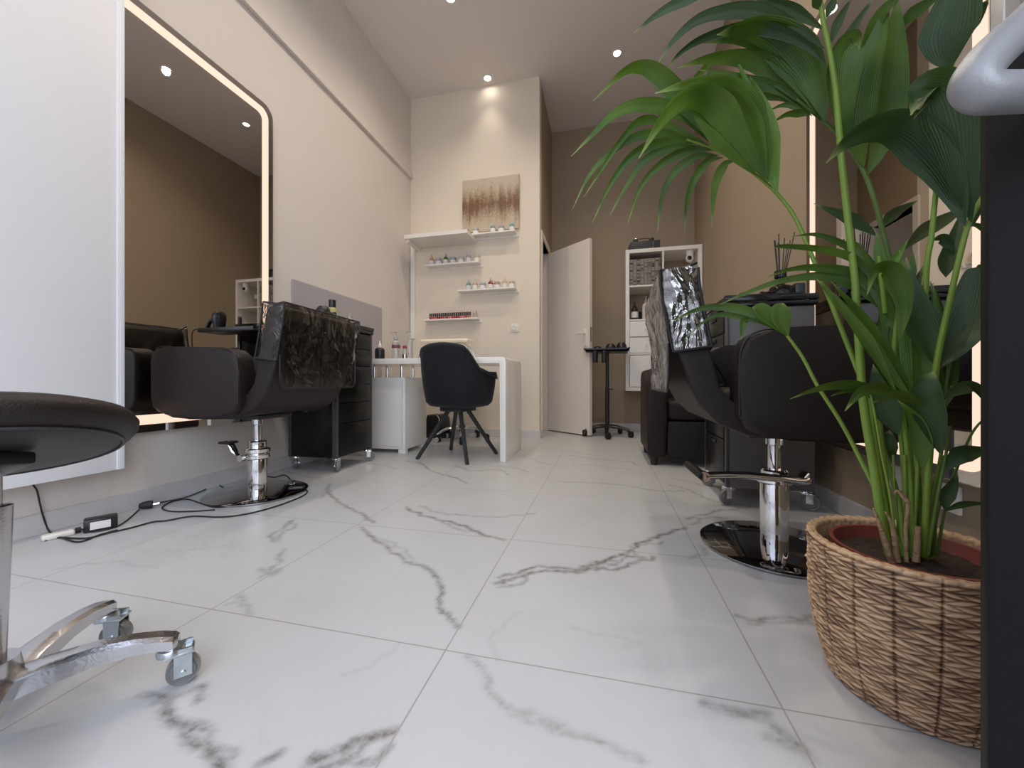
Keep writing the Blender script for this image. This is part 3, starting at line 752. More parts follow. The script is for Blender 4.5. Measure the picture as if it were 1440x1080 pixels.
# camera hanging under the top board
t = thing('security_camera', 'white round security camera with black lens fixed in the top right cube', 'camera', (c2+cw-.07, SY0+.06, SZ1-ft))
MB().lathe([(0, -.001), (.036, -.001), (.038, -.01), (.038, -.045), (.032, -.055)], seg=28).build('mount', M['white'], t)
MB().lathe([(0, -.125), (.018, -.122), (.034, -.105), (.040, -.085), (.036, -.062), (.02, -.05), (0, -.048)], seg=28).build('head', M['white'], t)
MB().lathe([(0, 0), (.020, 0), (.022, .006), (.018, .010), (0, .012)], (-.008, -.031, -.085), 20, Matrix.Rotation(PI/2, 3, 'X')).build('lens', M['gloss_black'], t)
tag(MB().box2((c2+cw-.115, SY0+.20, rowz[3]+.17), (c2+cw-.06, SY0+.24, rowz[3]+.225), .006).build('power_adapter', M['white']), 'small white plug adapter hanging on its cord under the security camera', 'adapter')
tag(MB().tube(smooth_path([(c2+cw-.05, SY0+.10, rowz[3]+.26), (c2+cw-.03, SY0+.18, rowz[3]+.2), (c2+cw-.035, SY0+.2, rowz[3]+.1), (c2+cw-.02, SY0+.2, rowz[3]+.003)]), .0025, 6).build('camera_cord', M['white']), 'thin white cord dropping from the security camera', 'cord')

# bottles in row 3
def pump_bottle(label, x, y, z, r, h, body, cap, name='pump_bottle', nozzle=True, group=None, labelled=True, band=None):
    t = thing(name, label, 'bottle', (x, y, z), 0, group)
    MB().lathe([(0, 0), (r*.96, 0), (r, .004), (r, h*.78), (r*.85, h*.88), (r*.4, h*.96), (r*.38, h)], seg=24).build('body', body, t)
    m = MB(); m.lathe([(r*.42, h*.97), (r*.45, h), (r*.45, h*1.10), (r*.2, h*1.12), (r*.16, h*1.3), (r*.34, h*1.31), (r*.34, h*1.36), (0, h*1.37)], seg=18)
    if nozzle: m.tube([(0, 0, h*1.33), (-r*1.2, 0, h*1.33), (-r*1.5, 0, h*1.29)], r*.14, 8)
    m.build('pump', cap, t)
    if band:
        MB().lathe([(r*1.005, h*.55), (r*1.02, h*.56), (r*1.02, h*.70), (r*1.005, h*.71)], seg=24).build('band', mat('plum_band', (.16, .05, .07), .4, var=.1), t)
    if labelled:
        MB().lathe([(r*1.005, h*.2), (r*1.012, h*.21), (r*1.012, h*.62), (r*1.005, h*.63)], seg=24).build('label', M['paper'], t)
    return t
z = rowz[2]
pump_bottle('black pump bottle with a white printed label in the second left cube', c1+.06, SY0+.10, z, .036, .15, M['black'], M['black'], 'pump_bottle')
t = thing('cosmetic_jar', 'small black jar beside the black pump bottle', 'jar', (c1+.105, SY0+.18, z))
MB().lathe([(0, 0), (.034, 0), (.036, .01), (.036, .06)], seg=24).build('body', M['black'], t); MB().lathe([(.038, .06), (.038, .10), (.034, .105), (0, .105)], seg=24).build('lid', M['black'], t)
pump_bottle('pale pink lotion bottle with clear top in the second left cube', c1+.175, SY0+.08, z, .038, .19, M['pink_lotion'], M['clear'], 'lotion_bottle', False, None, False)
pump_bottle('slim white bottle in the second right cube, partly hidden by the plastic hood', c2+cw-.045, SY0+.08, z, .022, .13, M['white'], M['white'], 'lotion_bottle', False, None, False)
pump_bottle('black squat bottle in the second right cube, seen in the left mirror', c2+.12, SY0+.1, z, .045, .11, M['black'], M['black'], 'lotion_bottle', False, None, False)

# toolbox on top
t = thing('tool_case', 'dark grey case with a carrying handle lying on the shelf unit', 'case', (.43, 4.47, SZ1))
MB().box2((-.15, -.11, .0), (.15, .11, .10), .006).build('body', M['toolbox'], t)
MB().prism([(-.15, .10), (-.175, .055), (-.165, .02), (-.15, .02)], 'y', -.11, .11, .002).build('open_flap', M['toolbox'], t)
MB().tube(smooth_path([(-.10, -.04, .10), (-.10, -.04, .135), (-.085, -.04, .148), (.06, -.04, .148), (.075, -.04, .135), (.075, -.04, .10)], 4), .007, 8).build('handle', M['chrome'], t)
m = MB(); m.box2((-.125, -.06, .10), (-.07, -.02, .145), .006); m.box2((.04, -.06, .10), (.095, -.02, .145), .006); m.build('handle_bracket', M['black'], t)
m = MB(); m.box2((.075, -.114, .02), (.082, -.109, .085)); m.build('latch', M['chrome'], t)

# ------------------------------------------------------------------ tray stand in the alcove
t = thing('tray_stand', 'black wheeled stand with a tool tray on a thin pole in the alcove', 'tray stand', (.03, 4.135, 0))
m = MB(); m.cyl((0, 0, .085), (0, 0, .50), .021); m.cyl((0, 0, .50), (0, 0, .89), .017); m.build('pole', M['black'], t)
m = MB(); m.lathe([(0, .905), (.012, .905), (.012, .905)], seg=8); m.cyl((0, 0, .49), (.045, 0, .49), .006); m.lathe([(0, -.01), (.012, -.006), (.012, .006), (0, .01)], (.052, 0, .49), 16, Matrix.Rotation(PI/2, 3, 'Y')); m.build('clamp_knob', M['black'], t)
m = MB()
m.prism([(-.24, .905), (-.21, .87), (.20, .868), (.22, .905), (.21, .915), (.19, .888), (-.20, .888), (-.225, .912)], 'y', -.16, .16, .002)
m.box2((-.215, -.16, .872), (.21, -.152, .905)); m.box2((-.215, .152, .872), (.21, .16, .905))
for x in (-.12, -.03): m.lathe([(.026, .76), (.030, .88)], (x, -.14, 0), 20)
m.build('tray', M['black'], t)
for k in range(5):
    a = 2*PI*k/5 + R(-20)
    e = Vector((.23*math.cos(a), .23*math.sin(a), .072))
    MB().tube(smooth_path([(0, 0, .105), e*.5+Vector((0, 0, .062)), e*.85+Vector((0, 0, .022)), e], 4), [.027]*4+[.022]*4+[.018]*4+[.017], 10, flat=.7).build('leg', M['black'], t)
    caster(t, e.x, e.y, .07, .029, a+1, M['black'], M['rubber'], .035)
for i, (x, y, rr, lb) in enumerate(((-.10, .02, .045, 'small black hair clipper part lying at the left of the tray'), (.035, -.03, .055, 'rounded black bowl lying in the middle of the stand tray'), (.145, .04, .055, 'domed black cup lying at the right of the stand tray'))):
    tt = tag(MB().lathe([(0, 0), (rr*.95, 0), (rr, .012), (rr*.9, .035+.012*i), (rr*.55, .05+.018*i), (0, .052+.018*i)], seg=24).build('black_bowl', M['black']), lb, 'bowl')
    tt.location = (.03+x, 4.135+y, .889)

# ------------------------------------------------------------------ nail desk
DX0, DX1, DYF, DYB = -1.94, -.675, 2.62, 3.14
t = thing('manicure_desk', 'white gloss manicure desk with a low cabinet on the left', 'desk', (0, 0, 0))
top = [(DX0, .70), (DX0, .742), (DX1-.03, .742), (DX1-.009, .733), (DX1, .712), (DX1, .0), (DX1-.042, .0), (DX1-.042, .70)]
MB().prism(top, 'y', DYF, DYB, .002, 2).build('desktop_and_side', M['gloss_white'], t, angle=25)
PX = -1.525
MB().box2((DX0+.02, DYF+.13, .03), (PX, DYB-.02, .60), .002).build('cabinet', M['gloss_white'], t)
MB().box2((DX0+.025, DYF+.112, .055), (PX-.02, DYF+.129, .58), .002).build('cabinet_door', M['white'], t)
m = MB(); m.box2((PX-.06, DYF+.13, 0), (PX, DYF+.17, .03)); m.box2((PX-.06, DYB-.08, 0), (PX, DYB-.02, .03)); m.box2((DX0+.02, DYF+.14, 0), (DX0+.08, DYF+.17, .03)); m.build('plinth', M['white'], t, smooth=False)
for x, y in ((-1.60, 2.83), (-1.60, 3.02), (-1.85, 2.83), (-1.85, 3.02)):
    MB().cyl((x, y, .60), (x, y, .70), .012).build('support_rod', M['chrome'], t)
# arm rest pad on the desk
t = thing('arm_rest', 'cream padded arm rest on curved chrome legs standing on the nail desk', 'arm rest', (-1.22, 2.86, .742))
MB().box2((-.20, -.075, .128), (.20, .075, .158), .014, 3).build('pad', M['pad'], t, angle=60)
for s in (-1, 1):
    for yy in (-.045, .045):
        MB().tube(smooth_path([(s*.08, yy, .123), (s*.15, yy, .115), (s*.19, yy, .08), (s*.215, yy, .03), (s*.225, yy, .006)], 5), .006, 10).build('leg', M['chrome'], t)
MB().box2((-.12, -.05, .118), (.12, .05, .127), .002).build('under_plate', M['black'], t)
# bottles on the desk
pump_bottle('clear pump bottle with a long nozzle and pink band at the left of the desk', -1.60, 2.74, .742, .032, .16, M['clear'], M['clear'], 'pump_bottle', True, None, False, 'band')
pump_bottle('slim clear pump bottle just right of the pink-banded one', -1.53, 2.83, .742, .026, .17, M['clear'], M['clear'], 'pump_bottle', True, None, False)
t = thing('dropper_bottle', 'black round bottle with a white pointed nozzle on the desk next to the trolley', 'bottle', (-1.73, 2.72, .742))
MB().lathe([(0, 0), (.034, 0), (.038, .01), (.038, .075), (.028, .09), (.012, .095)], seg=24).build('body', M['black'], t)
MB().lathe([(.014, .093), (.014, .115), (.006, .125), (.003, .15), (0, .151)], seg=16).build('nozzle', M['white'], t)
t = thing('liquid_jar', 'small jar with red lid and silver foot on the desk', 'jar', (-1.50, 2.70, .742))
MB().lathe([(0, 0), (.021, 0), (.021, .035)], seg=20).build('body', M['alu'], t)
MB().lathe([(.019, .035), (.017, .06), (.014, .08)], seg=20).build('neck', M['clear'], t)
MB().lathe([(.015, .08), (.016, .085), (.016, .10), (.010, .105), (0, .106)], seg=20).build('lid', mat('red_lid', (.35, .03, .05), .3, var=.1), t)

# velvet tub chair in front of the desk
def velvet_chair():
    t = thing('velvet_tub_chair', 'black velvet tub chair on slanted black legs pushed up to the nail desk', 'chair', (-1.075, 2.735, 0), R(-16))
    # local: front is +y, back wall around -y
    def top_z(ph):   # ph: angle from the back direction
        a = abs(ph)
        if a < R(38): return .845-.02*(a/R(38))**2
        if a < R(75):
            u = (a-R(38))/R(37); u = u*u*(3-2*u); return .825*(1-u)+.665*u
        return .665-.05*(a-R(75))/R(45)
    n = 60; A = R(122); secs = []
    m = MB(); rows = []
    for i in range(n+1):
        ph = -A+2*A*i/n; d = Vector((math.sin(ph), -math.cos(ph), 0)); ztop = top_z(ph)
        sq = 1/ (abs(math.sin(ph))**3.2+abs(math.cos(ph))**3.2)**(1/3.2)
        ring = []
        def pt(r, z): return d*(r*sq)+Vector((0, .02, z))
        zb = .385
        for r, z in ((.12, zb-.012), (.195, zb), (.222, zb+.03), (.240, .52), (.252, .64), (.258, min(ztop-.03, .78) if ztop > .70 else ztop-.03), (.262, ztop-.03), (.258, ztop-.010), (.244, ztop), (.226, ztop-.008), (.216, ztop-.03), (.205, .60), (.195, .50), (.12, .48)):
            ring.append(pt(r, z))
        rows.append(ring)
    k = len(rows[0]); vs = [v for r in rows for v in r]; fs = []
    for i in range(n):
        for j in range(k-1): fs.append((i*k+j, i*k+j+1, (i+1)*k+j+1, (i+1)*k+j))
    fs.append(tuple(range(k))); fs.append(tuple(n*k+j for j in range(k)))
    m._add(vs, fs); m.build('back_shell', M['velvet'], t, angle=75)
    MB().lathe([(0, .375), (.17, .378), (.205, .40), (.21, .45), (.20, .49), (.17, .505), (0, .51)], (0, .05, 0), 40).build('seat_cushion', M['velvet'], t, angle=60)
    MB().box2((-.10, -.10, .345), (.10, .10, .378), .01).build('under_frame', M['black_matt'], t)
    for a in (-41, 49, 139, 229):
        d = Vector((math.cos(R(a)), math.sin(R(a)), 0)); 
        m = MB(); m.tube([d*.06+Vector((0, 0, .372)), d*.305+Vector((0, 0, .0))], [.017, .0145], 4, flat=1.0)
        m.build('leg', M['black_matt'], t, angle=20)
    MB().box2((-.245, -.10, .45), (-.243, -.075, .48)).build('side_tag', M['paper'], t)
    return t
velvet_chair()

# swivel stool under the desk
def star_base(t, r, hub_z, tip_z, n, a0, m_arm, thick, wheels, wr, forkm, wm, nm='base_arm'):
    for k in range(n):
        a = a0+2*PI*k/n; d = Vector((math.cos(a), math.sin(a), 0))
        pts = smooth_path([d*.02+Vector((0, 0, hub_z)), d*(r*.4)+Vector((0, 0, hub_z+.012)), d*(r*.75)+Vector((0, 0, (hub_z+tip_z)/2+.015)), d*r+Vector((0, 0, tip_z))], 4)
        MB().tube(pts, [thick*(1.15-.35*i/len(pts)) for i in range(len(pts))], 12, flat=.75).build(nm, m_arm, t)
        caster(t, d.x*r, d.y*r, tip_z, wr, a0+.25*k-.1, forkm, wm, .03, True)
t = thing('swivel_stool', 'black swivel stool on a chrome star base under the nail desk', 'stool', (-1.335, 3.50, 0))
star_base(t, .245, .115, .068, 5, R(-70), M['chrome'], .017, True, .026, M['black'], M['rubber'])
MB().lathe([(.022, .085), (.03, .09), (.03, .15), (.022, .155)], seg=24).build('hub', M['black'], t)
MB().cyl((0, 0, .15), (0, 0, .47), .016).build('piston', M['chrome'], t)
MB().lathe([(0, .47), (.15, .47), (.18, .485), (.19, .51), (.18, .54), (.15, .555), (0, .56)], seg=40).build('seat', M['leather'], t, angle=60)
# dark bag / dust collector under desk
t = thing('dust_collector', 'small black machine with a chrome trim on the floor under the desk', 'machine', (-1.66, 3.66, 0))
MB().prism([(-.10, 0), (-.11, .12), (-.08, .23), (.06, .235), (.09, .20), (.11, .02), (.10, 0)], 'y', -.09, .09, .01).build('body', M['black'], t)
MB().tube([(.03, -.092, .235), (.055, -.094, .20), (.06, -.094, .14)], .006, 8).build('trim_bar', M['chrome'], t)

# ------------------------------------------------------------------ wall shelves on the cream wall
def shelf(name, x0, x1, z, d, label, th=.016, lip=True):
    t = thing(name, label, 'shelf', ((x0+x1)/2, YS, z)); w2 = (x1-x0)/2
    MB().box2((-w2, -d, -th), (w2, -.001, 0), .002).build('board', M['white'], t, smooth=False)
    if lip: MB().box2((-w2-.012, -.012, -.038), (w2+.02, -.0005, -th-.0005), .001).build('wall_rail', M['white'], t, smooth=False)
    return t
k = YS/3.88
d1 = .105
shelf('picture_ledge', -1.36, -.862, 2.07, d1, 'thin white wall ledge just below the painting')
shelf('picture_ledge', -1.822, -1.235, 1.79, d1, 'white wall ledge carrying seven small bottles under the thick shelf')
shelf('picture_ledge', -1.462, -.86, 1.505, d1, 'white wall ledge on the right with bottles and jars, third from top')
shelf('picture_ledge', -1.845, -1.25, 1.218, d1, 'lowest white wall ledge carrying the row of nail polish')
t = thing('thick_wall_shelf', 'deep thick white shelf on the cream wall in the corner, left of the painting', 'shelf', (-1.62, YS, 2.0))
MB().box2((-.335, -.30, 0), (.335, -.001, .038), .002).build('board', M['white'], t, smooth=False)
MB().box2((-.325, -.27, -.03), (-.295, -.001, 0), .001).build('bracket', M['white'], t, smooth=False)
# painting
def painting():
    m = bpy.data.materials.new('abstract_gold_painting'); m.use_nodes = True; nt = m.node_tree; b = nt.nodes['Principled BSDF']
    tc = nt.nodes.new('ShaderNodeTexCoord'); L = nt.links.new
    mp = nt.nodes.new('ShaderNodeMapping'); mp.inputs['Scale'].default_value = (20, 1, 2.2); L(tc.outputs['Object'], mp.inputs['Vector'])
    n1 = nt.nodes.new('ShaderNodeTexNoise'); n1.inputs['Scale'].default_value = 1; n1.inputs['Detail'].default_value = 9; n1.inputs['Roughness'].default_value = .65; L(mp.outputs[0], n1.inputs['Vector'])
    sp = nt.nodes.new('ShaderNodeSeparateXYZ'); L(tc.outputs['Object'], sp.inputs[0])
    def mt(op, a, b_=None):
        n = nt.nodes.new('ShaderNodeMath'); n.operation = op
        for i, v in enumerate((a, b_)):
            if v is None: continue
            if isinstance(v, (int, float)): n.inputs[i].default_value = v
            else: L(v, n.inputs[i])
        return n.outputs[0]
    d = mt('ABSOLUTE', mt('SUBTRACT', sp.outputs[2], .27))
    v = mt('SUBTRACT', 1.0, mt('DIVIDE', d, .20))
    v = mt('ADD', v, mt('MULTIPLY', mt('SUBTRACT', n1.outputs['Fac'], .5), 1.9))
    n2 = nt.nodes.new('ShaderNodeTexNoise'); n2.inputs['Scale'].default_value = 60; n2.inputs['Detail'].default_value = 4; L(tc.outputs['Object'], n2.inputs['Vector'])
    v = mt('ADD', v, mt('MULTIPLY', mt('SUBTRACT', n2.outputs['Fac'], .5), .9))
    rp = nt.nodes.new('ShaderNodeValToRGB'); el = rp.color_ramp.elements
    el[0].position = 0; el[0].color = (.58, .48, .36, 1); el[1].position = .9; el[1].color = (.20, .105, .05, 1)
    e = el.new(.35); e.color = (.46, .35, .24, 1)
    L(v, rp.inputs[0]); L(rp.outputs[0], b.inputs['Base Color']); b.inputs['Roughness'].default_value = .55
    return m
t = tag(MB().box2((0, -.022, 0), (.605, 0, .545), .002).build('abstract_painting', painting(), smooth=False), 'square abstract painting in beige with a brown gold smear above the ledge', 'painting')
t.location = (-1.44, YS-.002, 2.112)
# double socket on cream wall
def socket(label, x, y, z, rz, w=.082):
    t = thing('wall_socket', label, 'socket', (x, y, z), rz)
    MB().box2((-w/2, -.010, -.041), (w/2, -.0005, .041), .003).build('plate', M['socket'], t)
    m = MB()
    for cx in ([0] if w < .1 else [-.036, .036]):
        m.lathe([(.022, 0), (.020, .004), (.018, .001), (0, .001)], (cx, -.010, 0), 24, Matrix.Rotation(PI/2, 3, 'X'))
    m.build('insert', M['socket'], t)
    return t
socket('white square socket on the cream wall above the desk end', -.885, YS, 1.11, 0)
socket('white double socket below the right mirror behind the palm stems', XR, 1.66, .235, -PI/2, .152)
socket('second white socket below the right mirror, nearer the basket', XR, 1.40, .225, -PI/2, .082)

# powder jars and dropper bottles on the ledges
def mini(kind, color, x, z, label, s=1.0):
    nm = 'dropper_bottle' if kind == 'b' else 'powder_jar'
    t = thing(nm, label, 'bottle' if kind == 'b' else 'jar', (x, YS-.055, z), 0, 'small pots on the wall ledges')
    mm = mat('tinted_pot_'+nm, color, .25, var=.05)
    r = .023*s if kind == 'b' else .027*s
    if kind == 'b':
        MB().lathe([(0, 0), (r, 0), (r, .052*s), (r*.7, .064*s), (r*.45, .068*s)], seg=20).build('body', mm, t)
        MB().lathe([(r*.5, .066*s), (r*.5, .078*s), (r*.2, .088*s), (r*.12, .105*s), (0, .106*s)], seg=14).build('nozzle', mat('pale_cap', tuple(.5*c+.35 for c in color), .4, var=.02), t)
        MB().lathe([(r*1.01, .008), (r*1.02, .009), (r*1.02, .040*s), (r*1.01, .041*s)], seg=20).build('label', M['paper'], t)
    else:
        MB().lathe([(0, 0), (r, 0), (r, .036*s), (r*.92, .042*s)], seg=20).build('body', mm, t)
        MB().lathe([(r*1.02, .041*s), (r*1.02, .056*s), (r*.9, .060*s), (0, .060*s)], seg=20).build('lid', mat('lid_tint', tuple(.6*c+.2 for c in color), .35, var=.02), t)
        MB().lathe([(r*1.01, .006), (r*1.02, .007), (r*1.02, .032*s), (r*1.01, .033*s)], seg=20).build('label', M['paper'], t)
def ledge_x(px, y=YS-.055):
    xc = (px-720)/F; a, b = xc*CS-SN, xc*SN+CS; return a/b*y
row_top = [(656, 'j', (.55, .22, .05), 'amber'), (669, 'j', (.45, .42, .50), 'lilac'), (693, 'b', (.10, .28, .25), 'dark green'), (705, 'j', (.35, .36, .34), 'grey'), (720, 'b', (.12, .32, .32), 'teal')]
for i, (px, kd, c, cn) in enumerate(row_top): mini(kd, c, ledge_x(px), 2.07, f"small {cn} {'bottle' if kd=='b' else 'jar'} on the ledge in front of the painting", 1.1)
row_1 = [(607, 'b', (.60, .33, .12), 'orange'), (617, 'j', (.42, .40, .46), 'lilac'), (627, 'b', (.10, .17, .03), 'olive green'), (637, 'j', (.30, .40, .36), 'grey green'), (648, 'j', (.50, .56, .60), 'pale blue'), (659, 'b', (.42, .40, .42), 'grey'), (671, 'j', (.55, .47, .36), 'beige')]
for i, (px, kd, c, cn) in enumerate(row_1): mini(kd, c, ledge_x(px), 1.79, f"small {cn} {'bottle' if kd=='b' else 'jar'} on the ledge under the thick shelf", 1.15)
row_2 = [(659, 'b', (.20, .36, .30), 'sea green'), (668, 'b', (.42, .36, .26), 'khaki'), (679, 'j', (.38, .48, .46), 'pale teal'), (690, 'b', (.20, .01, .01), 'dark red'), (699, 'j', (.45, .25, .20), 'rosy'), (710, 'b', (.55, .40, .26), 'tan'), (720, 'j', (.62, .52, .40), 'cream')]
for i, (px, kd, c, cn) in enumerate(row_2): mini(kd, c, ledge_x(px), 1.505, f"small {cn} {'bottle' if kd=='b' else 'jar'} on the third ledge, right of centre", 1.15)
# nail polish row
pol = []
pcols = [('dark red', (.25, .01, .02)), ('bright red', (.55, .02, .04)), ('rose pink', (.65, .20, .25)), ('orange', (.65, .20, .06))]
for cn, c in pcols:
    t = thing('nail_polish', f'{cn} nail polish bottle with black cap in the row on the lowest ledge', 'nail polish', (0, 0, -5), 0, f'{cn} nail polishes on the lowest ledge')
    MB().lathe([(0, 0), (.0085, 0), (.009, .003), (.009, .026), (.005, .031)], seg=14).build('bottle', mat('polish', c, .12, var=.05), t)
    MB().lathe([(.0062, .030), (.0062, .036), (.0082, .037), (.0078, .068), (0, .069)], seg=14).build('cap', M['black'], t)
    pol.append(t)
seq = [0, 1, 1, 2, 0, 0, 1, 1, 2, 0, 2, 2, 1, 1, 0, 1, 2, 2, 3, 1, 3, 3]
used = set()
for i, kk in enumerate(seq):
    x = -1.79+.0212*i; loc = (x, YS-.05, 1.218)
    if kk in used: dup(pol[kk], loc, 0)
    else: pol[kk].location = loc; used.add(kk)
for i, (x, h, lb) in enumerate(((-1.303, .065, 'clear bottle with a dark tip at the right end of the polish row'), (-1.276, .08, 'taller clear bottle at the far right of the lowest ledge'))):
    t = thing('oil_bottle', lb, 'bottle', (x, YS-.05, 1.218))
    MB().lathe([(0, 0), (.010, 0), (.010, h*.5), (.005, h*.6)], seg=14).build('body', M['clear'], t)
    MB().lathe([(.006, h*.58), (.006, h*.8), (.003, h), (0, h)], seg=12).build('tip', mat('brass_tip', (.35, .25, .12), .4, var=.05), t)

# things on the left trolley
t = thing('shampoo_bottle', 'yellow bottle with black cap and blue label standing on the left trolley', 'bottle', (-1.80, 2.26, .925)); t.scale = (1.1, 1.1, 1.35)
MB().lathe([(0, 0), (.030, 0), (.033, .01), (.033, .085), (.022, .105), (.014, .11)], seg=24).build('body', mat('yellow_liquid', (.42, .36, .16), .15, var=.05), t)
MB().lathe([(.020, .108), (.021, .112), (.021, .145), (0, .147)], seg=20).build('cap', M['black'], t)
MB().lathe([(.0335, .025), (.034, .026), (.034, .075), (.0335, .076)], seg=24).build('label', mat('blue_label', (.30, .50, .55), .5, var=.05), t)
t = tag(MB().lathe([(0, 0), (.03, 0), (.036, .05), (.030, .075), (0, .08)], (-1.88, 2.13, .925), 24).build('brush_pot', M['black']), 'rounded black pot beside the yellow bottle on the left trolley', 'pot')
t = tag(MB().lathe([(0, 0), (.012, 0), (.012, .10), (.006, .105), (0, .105)], (-1.915, 2.10, .925), 16).build('cream_tube', M['white']), 'small white tube on the left trolley nearest the chair', 'tube')
for x, y in ((-1.865, 2.135), (-1.89, 2.125)):
    tag(MB().lathe([(0, 0), (.006, 0), (.006, .03), (0, .031)], (x, y, 1.003), 10).build('hair_clip', mat('red_clip', (.4, .02, .03), .3, var=.05)), 'tiny red clip sticking up out of the black pot', 'clip', 'red clips in the pot')
tag(MB().lathe([(0, 0), (.012, 0), (.012, .06), (.010, .075), (0, .076)], (-1.64, 2.08, .925), 16).build('spray_can', M['black']), 'small black can on the near corner of the left trolley', 'can')
t = thing('clear_dome', 'clear plastic domed jar standing at the back of the left trolley', 'jar', (-1.75, 2.38, .925))
MB().lathe([(0, 0), (.04, 0), (.045, .02), (.042, .06), (.02, .085), (.012, .12), (0, .121)], seg=24).build('body', M['clear'], t)

# things on the right trolley
t = thing('reed_diffuser', 'dark amber bottle with black reeds standing on the right trolley', 'diffuser', (.80, 2.04, .925)); t.scale = (1.15, 1.15, .98)
MB().lathe([(0, 0), (.042, 0), (.046, .01), (.046, .06), (.036, .085), (.016, .095), (.016, .125), (.020, .127), (.020, .14), (.012, .141)], seg=28).build('bottle', M['amber'], t)
for k in range(9):
    a = 2*PI*k/9; sp_ = .02+.045*random.random()
    MB().cyl((.004*math.cos(a), .004*math.sin(a), .06), (sp_*math.cos(a), sp_*math.sin(a), .30+.03*random.random()), .0018, seg=6).build('reed', M['black'], t)
MB().lathe([(.0205, .127), (.022, .128), (.022, .16), (.0205, .161)], seg=20).build('collar', M['gloss_black'], t)
tag(MB().box2((.852, 2.02, .925), (.895, 2.08, 1.02), .006).build('black_carton', M['black']), 'upright black carton beside the reed diffuser', 'carton')
m = MB(); m.box2((.54, 1.925+.02, .951), (.86, 1.975, .962), .002)
tag(m.build('hair_iron', M['gloss_black']), 'flat glossy black tool lying on the front rim of the right trolley', 'tool')
for i, (x, lb) in enumerate(((.60, 'left crumpled lilac foil sachet on the right trolley rim'), (.68, 'right crumpled lilac foil sachet on the right trolley rim'))):
    def sach(u, v, x=x): return (x+(.065 if i else .03)*u, 1.935+.03*v, .9635+.008*abs(noise.noise(Vector((u*3+x*9, v*3, 1))))+.002)
    tag(MB().grid(sach, 16, 10).build('foil_sachet', mat('lilac_foil', (.75, .66, .80), .2, .5, var=.1), angle=180), lb, 'sachet')

# ------------------------------------------------------------------ stool in the left foreground
t = thing('saddle_stool', 'black saddle stool with a chrome star base in the left foreground', 'stool', (-.942, .398, 0))
tilt = Matrix.Rotation(R(-17), 3, Vector((-.93*0+.72, .69, 0)).normalized())  # near side raised
ts = Matrix.Rotation(R(17), 3, Vector((0.41, 0.91, 0)).cross(Vector((0, 0, 1))).normalized())
view = Vector((-.92, .39, 0)).normalized()
ax = Vector((0, 0, 1)).cross(view).normalized()
ts = Matrix.Rotation(R(20), 3, ax)
prof_u = [(0, -.006), (.10, -.008), (.150, -.004), (.158, .000)]
prof = [(.157, -.001), (.168, .006), (.178, .018), (.180, .030), (.172, .044), (.150, .054), (.10, .060), (0, .062)]
c0 = Vector((-.006, -.006, .450))
o = MB().lathe(prof, c0, 56, ts).build('seat', M['leather'], t, angle=70)
MB().lathe(prof_u, c0, 56, ts).build('seat_underside', M['leather'], t, angle=70)
pts = [c0+ts @ Vector((.157*math.cos(2*PI*q/48), .157*math.sin(2*PI*q/48), -.003)) for q in range(49)]
MB().tube(pts, .0025, 6, cap=False).build('seat_seam', M['black_matt'], t)
MB().box(c0+ts @ Vector((0, 0, -.02)), (.11, .07, .022), .006, ts).build('tilt_plate', M['black'], t)
MB().lathe([(.015, .11), (.016, .115), (.023, .362), (.023, .368), (.020, .369), (.012, .369), (.012, .44)], seg=28).build('gas_column', M['alu'], t)
MB().lathe([(.022, .065), (.030, .07), (.034, .10), (.030, .125)], seg=28).build('hub', M['alu'], t)
bases = []
cen = Vector((-.942, .398, 0))
A0 = math.atan2(.541-.400, -.783+.935)
for k in range(5):
    a = A0+2*PI*k/5; d = Vector((math.cos(a), math.sin(a), 0)); rr = .215; nrm = Vector((-d.y, d.x, 0))
    m = MB(); rows = []
    stn = [(0.015, .098, .030, .030), (.06, .106, .024, .030), (.12, .112, .019, .026), (.17, .109, .017, .023), (.205, .102, .018, .020), (.224, .096, .016, .020), (.230, .093, .010, .014)]
    sm = []
    for q in range(len(stn)-1):
        for s_ in range(4):
            u = s_/4; sm.append([(stn[q][w_]*(1-u)+stn[q+1][w_]*u)*(1.15 if w_ == 3 else 1) for w_ in range(4)])
    sm.append(stn[-1])
    for (r_, z_, w_, h_) in sm:
        rows.append([d*r_+nrm*w_*.95+Vector((0, 0, z_-h_)), d*r_-nrm*w_*.95+Vector((0, 0, z_-h_)), d*r_-nrm*w_+Vector((0, 0, z_-.006)), d*r_-nrm*w_*.6+Vector((0, 0, z_)), d*r_+nrm*w_*.6+Vector((0, 0, z_)), d*r_+nrm*w_+Vector((0, 0, z_-.006))])
    vs = [v for r in rows for v in r]; fs = []
    for i in range(len(rows)-1):
        for j in range(6): fs.append((i*6+j, i*6+(j+1) % 6, (i+1)*6+(j+1) % 6, (i+1)*6+j))
    fs.append(tuple(range(6))); fs.append(tuple((len(rows)-1)*6+j for j in range(6)))
    m._add(vs, fs); m.build('base_arm', M['alu'], t, angle=35)
    caster(t, d.x*.218, d.y*.218, .077, .026, [.9, .5, 1, 2, 3][k], M['zinc'], M['wheel'], .024)

